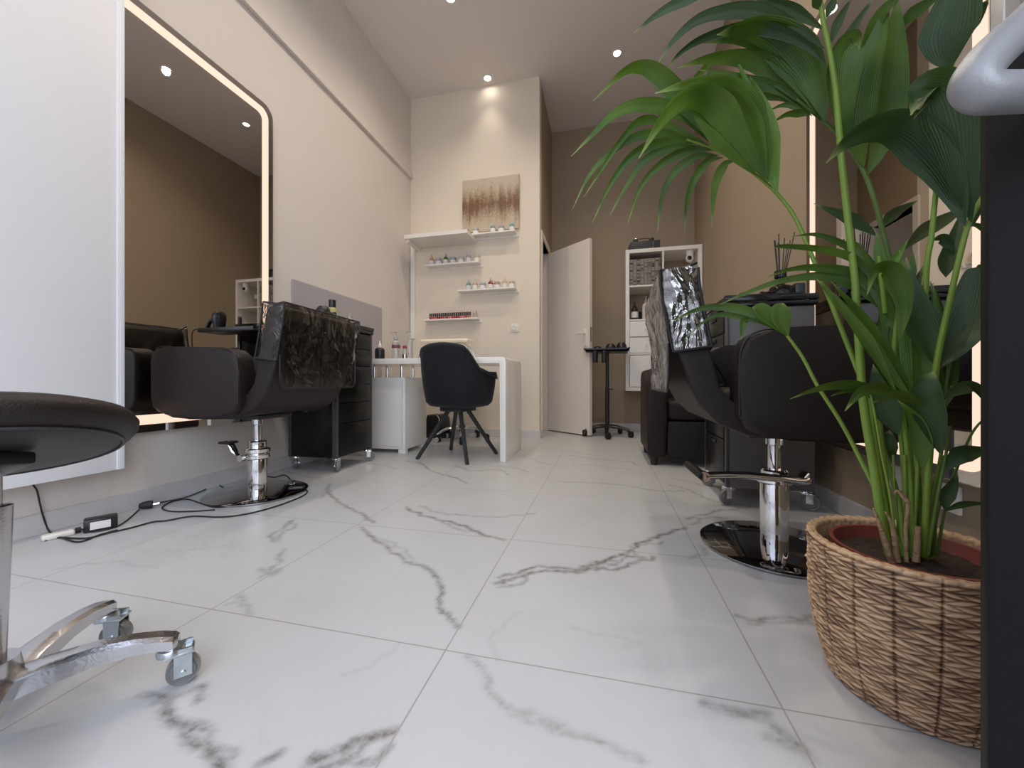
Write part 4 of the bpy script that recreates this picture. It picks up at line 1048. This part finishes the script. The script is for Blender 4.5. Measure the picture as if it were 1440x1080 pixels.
# ------------------------------------------------------------------ cables on the floor
def cable(label, pts, r=.003, name='power_cable'):
    return tag(MB().tube(smooth_path(pts, 6), r, 8).build(name, M['rubber']), label, 'cable')
def fl(px, py, z=.004): return FL(px, py, z)
wall_pts = [Vector((XL+.008, 0.0, 0))]
def onwall(px, py):
    xc = (px-720)/F; a, b = xc*CS-SN, xc*SN+CS; tt = (XL+.015)/a
    return Vector((XL+.015, b*tt, EYE+(537-py)/F*tt))
cable('black cable hanging from the left wall down to the floor plug', [onwall(46, 681), onwall(52, 690), onwall(56, 708), onwall(61, 727), fl(70, 748), fl(90, 757), fl(112, 762), fl(140, 752), fl(165, 745)], .0028)
cable('long black cable running from the adapter around the left chair base', [fl(63, 760), fl(80, 756), fl(120, 757), fl(150, 750), fl(185, 742), fl(215, 734), fl(235, 732), fl(270, 726), fl(310, 727), fl(345, 723), fl(385, 713), fl(420, 700), fl(432, 692), fl(425, 686), fl(404, 684)], .0032)
cable('black cable forming the loop beside the plug in front of the mirror', [fl(212, 709, .012), fl(240, 704), fl(262, 699), fl(285, 690), fl(303, 681), fl(320, 690), fl(328, 702), fl(322, 711), fl(300, 713), fl(280, 707), fl(262, 702), fl(240, 706), fl(228, 714), fl(240, 719), fl(270, 719), fl(302, 717)], .0028)
cable('black cable joining the adapter box and the plug', [fl(160, 735, .012), fl(162, 722), fl(170, 715), fl(190, 712), fl(196, 710, .012)], .0030)
cable('thin black cable lying from the adapter box to the tiles', [fl(196, 716), fl(178, 732), fl(160, 742), fl(130, 748), fl(115, 744)], .0025)
cable('black cable curling behind the left chair base', [fl(369, 668), fl(385, 671), fl(400, 668), fl(409, 676), fl(402, 684), fl(412, 690)], .003)
tag(MB().box(fl(417, 686, .012), (.075, .035, .022), .008, Matrix.Rotation(R(35), 3, 'Z')).build('inline_switch', M['black']), 'small black foot switch by the left chair base', 'switch')
t = thing('power_adapter', 'black power adapter box with a white sticker on the floor by the left wall', 'adapter', (0, 0, 0))
c = FL(142, 744, 0); t.location = (c.x, c.y, 0); t.rotation_euler = (0, 0, R(60))
MB().box2((-.045, -.026, .0), (.045, .026, .048), .005).build('case', M['black'], t)
MB().box2((-.028, -.0275, .010), (.026, -.0262, .038)).build('sticker', M['paper'], t)
t = thing('mains_plug', 'black mains plug lying on the floor near the skirting', 'plug', FL(205, 716, 0))
t.rotation_euler = (0, 0, R(50))
MB().lathe([(0, -.024), (.010, -.022), (.016, -.008), (.018, .008), (.017, .022), (0, .024)], (0, 0, .018), 20, Matrix.Rotation(PI/2, 3, 'Y')).build('body', M['rubber'], t)
m = MB(); m.cyl((.024, -.008, .018), (.045, -.008, .018), .0024, seg=8); m.cyl((.024, .008, .018), (.045, .008, .018), .0024, seg=8); m.build('pin', M['chrome'], t)
t = thing('extension_socket', 'white extension socket lying on the floor below the white panel', 'socket', FL(82, 756, 0)); t.rotation_euler = (0, 0, R(70))
MB().box2((-.04, -.016, 0), (.04, .016, .02), .007, 3).build('housing', M['socket'], t)
MB().cyl((.041, 0, .012), (.055, 0, .012), .010).build('plug', M['rubber'], t)

# ------------------------------------------------------------------ woven basket and palm
BX, BY = .552, .863
rb = random.Random(11)
def build_basket():
    rows = 27; Hb = .256; nz, na = 230, 900
    strands = 40
    jit = [[rb.uniform(-.5, .5) for _ in range(strands+1)] for _ in range(rows+1)]
    colv = []
    def prof(z):
        u = z/Hb; return .122+.030*u**1.25+.012*math.sin(PI*min(1, u*1.1))-.004*(1-u)**6
    me = bpy.data.meshes.new('woven_basket'); vs = []; fs = []; cv = []
    for j in range(nz+1):
        z = Hb*j/nz; fr_ = z/Hb*rows; row = int(min(rows-1, fr_)); rv = fr_-row
        for i in range(na):
            a = 2*PI*i/na; sgn = 1 if row % 2 else -1
            su = (a/(2*PI)*strands + (row*.37) % 1 + sgn*(rv-.5)*1.1) % strands
            si = int(su); sv = su-si
            body = math.sin(PI*rv)**.55
            lob = math.sin(PI*sv)**.6
            hgt = .0052*body*(.45+.55*lob)+.0016*jit[row][si]
            fib = .0007*noise.noise(Vector((su*2.5, rv*9+row*3, 0)))
            seam = abs(((a/(2*PI)*18) % 1)-.5)*2/18*2*PI/2*.15   # distance to vertical stitch
            st = max(0, 1-seam/.0035)
            r = prof(z)+hgt+fib-.0025*st
            vs.append((r*math.cos(a), r*math.sin(a), z))
            cv.append(max(0, min(1, -.02+.72*body*lob+.5*jit[row][si]+1.2*fib/.0007*.1 - .35*st)))
    for j in range(nz):
        for i in range(na):
            i2 = (i+1) % na; fs.append((j*na+i, j*na+i2, (j+1)*na+i2, (j+1)*na+i))
    # rolled rim and inside wall
    base = len(vs); nr = 20
    R0 = prof(Hb)
    for j in range(1, nr+1):
        u = j/nr
        if u < .35:
            b_ = u/.35*PI; rr = R0-.006+.009*math.cos(b_); zz = Hb+.009*math.sin(b_)
        else:
            k_ = (u-.35)/.65; rr = R0-.015-.02*k_; zz = Hb-.10*k_
        for i in range(na):
            a = 2*PI*i/na; rw = int(j/3.4); tw = abs(math.sin(a*22+(1 if rw % 2 else -1)*(j % 3.4)*.9+rw*1.3))**.6*math.sin(PI*((j/3.4) % 1)*.9+.2)*1.7-.6
            vs.append(((rr+.0016*tw)*math.cos(a), (rr+.0016*tw)*math.sin(a), zz+.0022*tw)); cv.append(max(0, min(1, .5+.35*tw+.3*noise.noise(Vector((a*20, zz*50, 4))))))
    for j in range(nr):
        s0 = nz*na if j == 0 else base+(j-1)*na; s1 = base+j*na
        for i in range(na):
            i2 = (i+1) % na; fs.append((s0+i, s0+i2, s1+i2, s1+i))
    fs.append(tuple(range(na))[::-1])
    me.from_pydata(vs, [], fs)
    at = me.attributes.new('straw', 'FLOAT', 'POINT'); at.data.foreach_set('value', cv)
    me.shade_smooth()
    m = bpy.data.materials.new('woven_seagrass'); m.use_nodes = True; nt = m.node_tree; b = nt.nodes['Principled BSDF']
    an = nt.nodes.new('ShaderNodeAttribute'); an.attribute_name = 'straw'
    tc = nt.nodes.new('ShaderNodeTexCoord'); n = nt.nodes.new('ShaderNodeTexNoise'); n.inputs['Scale'].default_value = 140; n.inputs['Detail'].default_value = 3
    mp = nt.nodes.new('ShaderNodeMapping'); mp.inputs['Scale'].default_value = (.35, .35, 1.4); nt.links.new(tc.outputs['Object'], mp.inputs[0]); nt.links.new(mp.outputs[0], n.inputs['Vector'])
    ad = nt.nodes.new('ShaderNodeMath'); ad.operation = 'MULTIPLY_ADD'; ad.inputs[1].default_value = .62; nt.links.new(n.outputs['Fac'], ad.inputs[0]); nt.links.new(an.outputs['Fac'], ad.inputs[2])
    rp = nt.nodes.new('ShaderNodeValToRGB'); el = rp.color_ramp.elements
    el[0].position = .25; el[0].color = (.06, .028, .013, 1); el[1].position = 1.1 if False else 1.0; el[1].color = (.62, .42, .25, 1)
    e = el.new(.55); e.color = (.27, .155, .08, 1)
    nt.links.new(ad.outputs[0], rp.inputs[0]); nt.links.new(rp.outputs[0], b.inputs['Base Color']); b.inputs['Roughness'].default_value = .6
    me.materials.append(m)
    o = bpy.data.objects.new('woven_basket', me); col.objects.link(o); o.location = (BX, BY, .001)
    tag(o, 'round woven seagrass basket holding the potted palm on the right', 'basket')
build_basket()

palm = thing('potted_palm', 'tall green kentia palm in a reddish pot inside the woven basket', 'palm', (BX, BY, .008))
def pl(v): return Vector(v)-Vector((BX, BY, .008))
MB().lathe([(0, 0), (.085, 0), (.108, .235), (.118, .237), (.119, .250), (.112, .250), (.108, .235), (.104, .225), (0, .222)], seg=48).build('pot', M['terracotta'], palm)
def soil(u, v):
    a = 2*PI*u; r = .105*v; x, y = r*math.cos(a), r*math.sin(a)
    return (x, y, .228+.008*noise.noise(Vector((x*40, y*40, 0))))
MB().grid(soil, 40, 12).build('soil', M['soil'], palm, angle=180)

rl = random.Random(5)
def blade(m, pts, d0, d1, w, roll=0.0, pleat=4, blunt=False, bow=0.0):
    """leaf blade traced along sight lines: pts in photo pixels, depth running d0 -> d1, w = widest width in px"""
    n = len(pts); ln = [0]
    for i in range(1, n): ln.append(ln[-1]+math.hypot(pts[i][0]-pts[i-1][0], pts[i][1]-pts[i-1][1]))
    q = [P(pts[i][0], pts[i][1], d0+(d1-d0)*ln[i]/ln[-1]+bow*math.sin(PI*ln[i]/ln[-1])) for i in range(n)]
    c = smooth_path(q, 7); N_ = len(c)
    nu = 8; rows = []
    Wm = w*(d0+d1)/2/F
    for i, p in enumerate(c):
        t = (c[min(i+1, N_-1)]-c[max(i-1, 0)]).normalized()
        vdir = (p-Vector((0, 0, EYE))).normalized()
        sd = t.cross(vdir)
        if sd.length < 1e-3: sd = Vector((1, 0, 0))
        sd.normalize(); nn = sd.cross(t).normalized()
        a = R(roll)*(.5+.5*i/N_); sd2 = sd*math.cos(a)+nn*math.sin(a); nn2 = nn*math.cos(a)-sd*math.sin(a)
        u = i/(N_-1)
        if blunt: prof_ = (min(1, (u/.45)**.8))*(1-max(0, (u-.55)/.45)**2.2) if u < 1 else 0
        else: prof_ = (min(1, u/.36)**.8)*(1-max(0, (u-.36)/.64)**1.4)
        hw = Wm/2*max(.03, prof_)/max(.6, math.cos(R(roll)))
        row = []
        for k in range(nu+1):
            s_ = -1+2*k/nu
            fold = abs(s_)*.28*hw + (.045*hw*math.cos(s_*pleat*PI))
            row.append(p+sd2*(s_*hw)-nn2*fold)
        rows.append(row)
    vs = [pl(v) for r in rows for v in r]
    fs = []
    bv = [m.bm.verts.new(v) for v in vs]
    for i in range(N_-1):
        for k in range(nu):
            f = m.bm.faces.new([bv[i*(nu+1)+k], bv[i*(nu+1)+k+1], bv[(i+1)*(nu+1)+k+1], bv[(i+1)*(nu+1)+k]])
            for l, (a_, b_) in zip(f.loops, ((k, i), (k+1, i), (k+1, i+1), (k, i+1))): l[m.uv].uv = (a_/nu, b_/(N_-1))
def stemtube(m, pts, d0, d1, w0, w1):
    n = len(pts); ln = [0]
    for i in range(1, n): ln.append(ln[-1]+math.hypot(pts[i][0]-pts[i-1][0], pts[i][1]-pts[i-1][1]))
    q = [pl(P(pts[i][0], pts[i][1], d0+(d1-d0)*ln[i]/ln[-1])) for i in range(n)]
    c = smooth_path(q, 6); N_ = len(c)
    rs = [.8*(w0+(w1-w0)*i/(N_-1))*(d0+(d1-d0)*i/(N_-1))/F/2 for i in range(N_)]
    m.tube(c, rs, 10)
def C4(l): return [(800+a*.3056, b*.3056) for a, b in l]
def C5(l): return [(1120+a*.2314, b*.2314) for a, b in l]
def frond(mat_key, blades, stems, smat='stem'):
    m = MB()
    for b_ in blades: blade(m, *b_[:4], **(b_[4] if len(b_) > 4 else {}))
    o = m.build('frond', M[mat_key], palm, angle=180, recalc=False)
    if stems:
        s = MB()
        for st in stems: stemtube(s, *st)
        s.build('stem', M[smat], o)
# big arching frond on the left
frond('leaf', [
 ([(1074,252),(1047,203),(1020,160),(994,138),(961,140),(929,172),(898,223)], .80, .70, 38, dict(roll=18, pleat=3)),
 ([(1064,247),(1030,207),(1000,168),(972,145),(945,143)], .805, .76, 36, dict(roll=-12, pleat=3)),
 ([(1077,254),(1062,203),(1042,157),(1017,131),(985,126)], .80, .76, 36, dict(roll=10, pleat=3)),
 ([(1080,256),(1070,196),(1050,148),(1018,123),(972,119),(921,131)], .81, .75, 34, dict(roll=-20, pleat=3)),
 (C4([(755,745),(640,590),(520,450),(420,345),(340,305),(250,330),(110,465)]), .84, .80, 26, dict(roll=25)),
 (C4([(700,700),(560,560),(450,500),(330,485),(220,520),(120,610),(10,720)]), .85, .82, 19, dict(roll=-20)),
 (C4([(660,680),(520,600),(400,555),(320,560),(230,660),(150,780),(70,905)]), .86, .84, 12, dict(roll=15)),
 (C4([(620,665),(500,620),(350,620),(220,680),(100,800),(15,965)]), .87, .86, 12, dict(roll=-15)),
 (C4([(620,660),(450,650),(300,710),(190,850),(108,1025)]), .87, .9, 13, dict(roll=15)),
 (C4([(640,680),(480,680),(350,740),(270,850),(188,990)]), .87, .92, 12, dict(roll=-15)),
 (C4([(670,690),(560,690),(430,750),(330,860),(270,1030)]), .86, .93, 12, dict(roll=15)),
 (C4([(690,715),(590,720),(490,790),(430,900),(408,1070)]), .86, .94, 12, dict(roll=-10)),
 (C4([(710,725),(640,740),(580,820),(545,920),(530,1075)]), .85, .93, 12, dict(roll=10)),
 (C4([(755,745),(720,755),(680,830),(665,920),(658,1050)]), .84, .90, 12, dict(roll=-15)),
], [([(1272,778),(1262,700),(1244,640),(1221,560),(1186,470),(1150,380),(1120,310),(1095,275),(1070,252),(1035,226),(1000,208),(965,196)], .70, .87, 10, 4)])
frond('leaf_light', [
 (C4([(960,885),(925,740),(890,560),(850,430),(815,330)]), .80, .86, 34, dict(roll=10, pleat=3)),
 (C4([(910,835),(870,700),(840,560),(830,420),(740,210)]), .81, .86, 16, dict(roll=-25)),
], [])
# high frond at top centre
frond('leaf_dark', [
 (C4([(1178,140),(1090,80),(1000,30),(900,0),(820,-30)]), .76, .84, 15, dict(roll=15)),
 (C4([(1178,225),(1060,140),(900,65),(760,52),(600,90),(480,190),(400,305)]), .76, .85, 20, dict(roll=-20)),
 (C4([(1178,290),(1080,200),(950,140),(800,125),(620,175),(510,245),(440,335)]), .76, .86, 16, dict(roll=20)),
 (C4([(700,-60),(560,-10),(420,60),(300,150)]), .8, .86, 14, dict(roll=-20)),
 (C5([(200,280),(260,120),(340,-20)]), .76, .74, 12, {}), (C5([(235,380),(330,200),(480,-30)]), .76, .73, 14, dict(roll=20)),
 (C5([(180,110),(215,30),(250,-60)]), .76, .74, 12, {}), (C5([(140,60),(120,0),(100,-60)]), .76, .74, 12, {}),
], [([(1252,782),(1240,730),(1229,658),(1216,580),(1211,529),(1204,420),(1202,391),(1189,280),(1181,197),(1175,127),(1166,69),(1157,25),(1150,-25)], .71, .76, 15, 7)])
# middle frond whose stalk leans left behind
frond('leaf', [
 (C4([(1178,555),(1150,420),(1080,270),(980,170),(870,130),(760,140),(680,160)]), .80, .80, 46, dict(roll=20, pleat=5)),
 (C4([(1160,545),(1080,400),(990,280),(890,205),(760,180),(580,200)]), .81, .84, 30, dict(roll=-15, pleat=4)),
 (C4([(1160,555),(1040,410),(930,310),(800,265),(640,270),(500,312)]), .82, .86, 28, dict(roll=15, pleat=4)),
 (C4([(1120,535),(980,420),(800,370),(700,340),(590,320)]), .83, .88, 15, dict(roll=-20)),
 (C4([(1100,525),(1000,440),(870,420),(760,425),(650,470)]), .83, .9, 17, dict(roll=20)),
 (C4([(1090,528),(1040,490),(980,485),(915,512)]), .83, .86, 8, {}), (C4([(1110,530),(1060,522),(1000,528),(930,568)]), .83, .84, 10, {}),
 (C4([(700,230),(640,300),(580,360),(530,425)]), .9, .92, 9, {}),
], [([(1287,782),(1284,640),(1275,520),(1262,420),(1247,347),(1229,280),(1213,238),(1187,199),(1150,162),(1120,139)], .71, .83, 10, 6)], 'stem_dark')
frond('leaf', [
 (C5([(410,1015),(385,850),(400,650),(460,350),(520,150),(560,-40)]), .80, .72, 36, dict(roll=20, pleat=4)),
 (C5([(430,1065),(500,900),(560,650),(590,400),(600,150),(610,-40)]), .80, .71, 36, dict(roll=-20, pleat=4)),
 (C5([(365,925),(290,720),(280,500),(300,340),(340,250),(385,300)]), .80, .74, 38, dict(roll=-15, pleat=4, blunt=True)),
 (C5([(380,370),(440,230),(520,80),(600,0),(660,-40)]), .78, .7, 17, dict(roll=15)), (C5([(600,190),(700,90),(800,20),(880,-20)]), .74, .68, 18, {}),
 (C5([(390,380),(450,300),(520,200),(540,100)]), .80, .76, 12, {}),
], [])
# dark front frond on the right with broad leaves
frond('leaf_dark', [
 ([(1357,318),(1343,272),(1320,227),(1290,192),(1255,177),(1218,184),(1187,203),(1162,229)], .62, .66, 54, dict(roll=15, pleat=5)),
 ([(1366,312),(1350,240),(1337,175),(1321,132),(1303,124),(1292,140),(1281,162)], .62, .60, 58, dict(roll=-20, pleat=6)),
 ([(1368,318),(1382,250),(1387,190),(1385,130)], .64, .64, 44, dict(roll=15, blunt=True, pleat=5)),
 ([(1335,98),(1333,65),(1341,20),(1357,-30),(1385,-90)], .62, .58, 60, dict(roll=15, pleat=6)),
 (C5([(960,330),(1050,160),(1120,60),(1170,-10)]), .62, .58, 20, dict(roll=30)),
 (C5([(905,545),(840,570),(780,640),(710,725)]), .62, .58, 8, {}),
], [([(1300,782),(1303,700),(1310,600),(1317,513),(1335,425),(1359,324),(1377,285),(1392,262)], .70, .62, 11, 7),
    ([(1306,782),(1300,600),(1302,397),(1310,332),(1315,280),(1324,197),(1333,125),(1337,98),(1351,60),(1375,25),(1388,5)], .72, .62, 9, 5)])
# low frond towards the room
frond('leaf', [
 ([(1105,470),(1072,447),(1040,434),(1005,431),(975,437),(940,455)], .80, .92, 13, dict(roll=20)),
 ([(1106,471),(1070,452),(1030,444),(1000,446),(962,477)], .80, .94, 9, dict(roll=-20)),
 ([(1108,474),(1101,455),(1098,435),(1101,426)], .80, .79, 24, dict(roll=10, blunt=True, pleat=3)),
 ([(1106,472),(1085,450),(1070,436),(1058,432)], .80, .82, 20, dict(roll=-20, blunt=True, pleat=3)),
 ([(1060,446),(1047,452),(1044,462),(1042,478)], .85, .86, 10, dict(roll=10)),
], [([(1271,782),(1250,728),(1222,670),(1185,598),(1150,543),(1129,503),(1107,472)], .70, .80, 8, 5)])
# arching mid leaves
frond('leaf', [
 ([(1250,440),(1225,408),(1200,384),(1150,376),(1110,379),(1071,393)], .72, .80, 14, dict(roll=15)),
 ([(1252,450),(1235,428),(1212,408),(1180,392),(1142,389),(1092,397),(1040,416),(1013,428)], .72, .84, 14, dict(roll=-15)),
 ([(1248,432),(1212,372),(1165,352),(1100,346),(1088,350)], .72, .76, 11, dict(roll=15)),
 ([(1250,425),(1228,375),(1195,348),(1150,330),(1110,333)], .74, .80, 11, dict(roll=15)),
 ([(1285,565),(1250,520),(1207,458),(1170,415),(1148,392)], .68, .70, 16, dict(roll=25)),
 ([(1292,570),(1262,520),(1222,458),(1190,420),(1168,395)], .69, .72, 13, dict(roll=-25)),
 ([(1267,475),(1272,430),(1262,392),(1247,376),(1230,382),(1219,415)], .66, .63, 27, dict(roll=15, pleat=3)),
 ([(1240,440),(1225,395),(1208,350),(1190,335)], .72, .76, 14, dict(roll=15)),
], [])
frond('leaf_light', [
 ([(1292,615),(1295,560),(1291,500),(1279,440),(1270,395),(1265,352)], .68, .70, 36, dict(roll=10, pleat=5)), ([(1302,600),(1308,550),(1310,500),(1304,450)], .72, .73, 26, {}),
 ([(1278,600),(1270,540),(1256,470),(1242,415),(1238,392)], .72, .74, 22, dict(roll=25, pleat=4)),
 ([(1300,590),(1302,540),(1308,490),(1306,440),(1300,405)], .70, .72, 20, dict(roll=-20, pleat=4)),
 ([(1245,400),(1237,360),(1232,325)], .75, .76, 14, {}), ([(1315,470),(1318,440),(1312,400)], .72, .73, 10, {}),
 ([(1250,380),(1262,360),(1278,335)], .70, .70, 10, {}), ([(1285,400),(1284,375),(1284,352)], .70, .70, 7, {}),
], [])
frond('leaf', [
 ([(1290,600),(1272,540),(1262,490),(1262,440),(1270,405)], .70, .74, 22, dict(roll=15)),
 ([(1283,610),(1262,570),(1247,520),(1240,470),(1238,430)], .71, .75, 24, dict(roll=-15)),
 ([(1305,590),(1318,540),(1322,480),(1318,430),(1308,395)], .71, .74, 22, dict(roll=15)),
 ([(1298,620),(1300,560),(1297,500),(1286,450),(1281,420)], .67, .69, 22, dict(roll=-10)),
 ([(1310,600),(1322,560),(1338,520),(1345,480)], .70, .72, 24, dict(roll=10)),
 ([(1280,470),(1262,430),(1240,405),(1205,395),(1170,402)], .73, .80, 14, dict(roll=15)),
], [])
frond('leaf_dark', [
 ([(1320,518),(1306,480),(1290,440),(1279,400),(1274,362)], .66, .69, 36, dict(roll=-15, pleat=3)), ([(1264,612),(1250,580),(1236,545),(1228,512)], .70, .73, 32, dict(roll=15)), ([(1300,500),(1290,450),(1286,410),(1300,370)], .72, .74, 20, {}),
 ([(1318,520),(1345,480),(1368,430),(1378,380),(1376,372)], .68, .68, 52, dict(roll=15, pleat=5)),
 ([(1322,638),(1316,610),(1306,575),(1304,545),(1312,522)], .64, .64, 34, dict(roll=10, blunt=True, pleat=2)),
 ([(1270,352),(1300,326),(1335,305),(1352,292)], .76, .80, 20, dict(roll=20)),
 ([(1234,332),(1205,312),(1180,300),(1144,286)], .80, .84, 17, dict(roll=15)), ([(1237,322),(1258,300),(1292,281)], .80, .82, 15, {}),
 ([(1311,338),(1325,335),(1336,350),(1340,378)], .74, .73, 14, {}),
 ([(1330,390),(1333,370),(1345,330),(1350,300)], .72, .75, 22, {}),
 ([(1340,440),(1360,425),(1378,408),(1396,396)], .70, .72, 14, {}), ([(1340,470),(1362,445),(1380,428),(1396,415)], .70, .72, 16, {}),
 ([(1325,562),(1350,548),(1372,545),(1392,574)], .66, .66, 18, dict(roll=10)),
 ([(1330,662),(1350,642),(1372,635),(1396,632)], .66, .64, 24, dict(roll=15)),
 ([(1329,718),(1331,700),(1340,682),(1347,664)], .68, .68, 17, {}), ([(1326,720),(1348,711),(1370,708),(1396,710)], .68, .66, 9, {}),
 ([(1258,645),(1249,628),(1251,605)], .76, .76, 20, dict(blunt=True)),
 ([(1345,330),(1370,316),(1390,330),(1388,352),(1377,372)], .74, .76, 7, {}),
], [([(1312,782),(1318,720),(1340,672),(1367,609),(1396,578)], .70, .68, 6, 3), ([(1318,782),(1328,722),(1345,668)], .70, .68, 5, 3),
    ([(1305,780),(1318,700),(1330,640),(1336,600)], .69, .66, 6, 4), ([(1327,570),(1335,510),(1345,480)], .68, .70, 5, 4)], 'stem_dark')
frond('leaf', [
 ([(1262,550),(1215,543),(1180,541),(1145,548),(1111,561)], .66, .64, 14, dict(roll=20)),
 ([(1258,550),(1235,547),(1210,553),(1188,578)], .66, .63, 20, dict(roll=-15)),
 ([(1300,572),(1275,558),(1255,556),(1222,568)], .64, .62, 16, dict(roll=20)),
 ([(1225,548),(1195,548),(1168,557)], .66, .65, 9, {}),
 ([(1297,662),(1296,625),(1288,590),(1262,562)], .66, .65, 24, dict(roll=10, pleat=2)),
 ([(1262,555),(1224,486),(1190,440),(1162,402)], .665, .70, 15, dict(roll=-10)),
], [([(1262,785),(1252,700),(1240,640),(1228,570),(1222,550)], .69, .67, 4, 3)])
# bare stalks in the middle
s = MB()
for pts, w0, w1 in (([(1258,785),(1240,700),(1228,620),(1222,560)], 17, 10), ([(1255,785),(1250,720),(1240,640),(1234,560)], 14, 8),
                    ([(1278,785),(1272,680),(1262,560)], 8, 6), ([(1285,785),(1280,680),(1268,560)], 9, 7), ([(1292,785),(1292,690),(1282,560)], 9, 7), ([(1298,785),(1302,700),(1300,600)], 9, 6),
                    ([(1296,785),(1310,700),(1325,640)], 9, 5), ([(1267,785),(1262,730),(1258,690),(1256,640)], 4, 3), ([(1281,785),(1288,700),(1292,610)], 8, 6), ([(1302,785),(1308,730),(1320,660),(1326,620)], 7, 5), ([(1289,785),(1275,720),(1272,640)], 7, 5), ([(1245,440),(1240,400),(1236,360)], 8, 6), ([(1257,500),(1262,450),(1275,400)], 8, 6)):
    stemtube(s, pts, .70+.02*rl.random(), .70+.03*rl.random(), w0, w1)
o = s.build('stalk', M['stem'], palm)
s = MB()
for pts, w0, w1 in (([(1254,790),(1240,745),(1228,715)], 11, 4), ([(1262,790),(1255,740),(1245,720)], 10, 3), ([(1275,790),(1274,740),(1278,705)], 6, 6), ([(1288,790),(1290,760),(1291,740)], 11, 8), ([(1270,700),(1262,690),(1258,694)], 5, 3), ([(1275,705),(1268,692)], 8, 4)):
    stemtube(s, pts, .685, .69, w0, w1)
s.build('dry_husk', M['husk'], palm)

# ------------------------------------------------------------------ shop door leaf close to the camera on the right
dloc = Vector((.335, .437, 0)); da = math.atan2(-.19, .30)
t = thing('shop_door', 'anthracite shop door leaf with a grey pull handle at the right edge', 'door', dloc, da)
MB().box2((0, -.002, .008), (.62, .045, .852), .003).build('lower_panel', M['anthracite'], t)
MB().box2((.004, .018, .853), (.62, .024, 2.4)).build('glass_pane', M['glass'], t, smooth=False)
inv = Matrix.Rotation(-da, 3, 'Z')
def dl_(v): return inv @ (Vector(v)-dloc)
hp = [P(1500, -20, .30), P(1440, 38, .30), P(1406, 67, .298), P(1382, 93, .296), P(1370, 116, .294), P(1380, 129, .293), P(1404, 131, .293), P(1450, 129, .295), P(1500, 128, .31)]
hp = [dl_(p) for p in hp]
hp[-1] = hp[-2]+Vector((.035, .03, 0)); hp.append(Vector((hp[-1].x, .0, hp[-1].z)))
MB().tube(smooth_path(hp, 6), .0142, 20).build('pull_handle', M['handle_grey'], t)
MB().lathe([(0, 0), (.028, 0), (.028, .006), (.0, .006)], (hp[-1].x, -.002, hp[-1].z), 28, Matrix.Rotation(PI/2, 3, 'X')).build('handle_rosette', M['chrome'], t)

# ------------------------------------------------------------------ light
wd = bpy.data.worlds.new('world'); bpy.context.scene.world = wd; wd.use_nodes = True
nt = wd.node_tree; bg = nt.nodes['Background']
tc = nt.nodes.new('ShaderNodeTexCoord'); sp = nt.nodes.new('ShaderNodeSeparateXYZ'); nt.links.new(tc.outputs['Generated'], sp.inputs[0])
rp = nt.nodes.new('ShaderNodeValToRGB'); el = rp.color_ramp.elements
el[0].position = 0.0; el[0].color = (.30, .31, .36, 1); el[1].position = .7; el[1].color = (.64, .71, .88, 1)
nt.links.new(sp.outputs[2], rp.inputs[0]); nt.links.new(rp.outputs[0], bg.inputs['Color']); bg.inputs['Strength'].default_value = 2.6

def area(loc, rot, size, e, c, name):
    l = bpy.data.lights.new(name, 'AREA'); l.shape = 'RECTANGLE'; l.size, l.size_y = size; l.energy = e; l.color = c
    o = bpy.data.objects.new(name, l); col.objects.link(o); o.location = loc; o.rotation_euler = rot; return o
area((1.3, -2.4, 1.9), (R(78), 0, R(32)), (3.0, 2.6), 80, (.80, .88, 1.0), 'street_daylight')

cam = bpy.data.cameras.new('camera'); co = bpy.data.objects.new('camera', cam); col.objects.link(co)
cam.sensor_width = 36; cam.lens = F/1440*36; cam.shift_y = -3/1440; cam.clip_start = .02
co.location = (0, 0, EYE); co.rotation_euler = (R(90), 0, R(13.5))
sc = bpy.context.scene; sc.camera = co
sc.view_settings.view_transform = 'Standard'; sc.view_settings.look = 'None'; sc.view_settings.exposure = 0
sc.cycles.max_bounces = 10; sc.cycles.diffuse_bounces = 5; sc.cycles.glossy_bounces = 6; sc.cycles.transparent_max_bounces = 16
sc.cycles.sample_clamp_indirect = 6; sc.cycles.caustics_reflective = False; sc.cycles.caustics_refractive = False
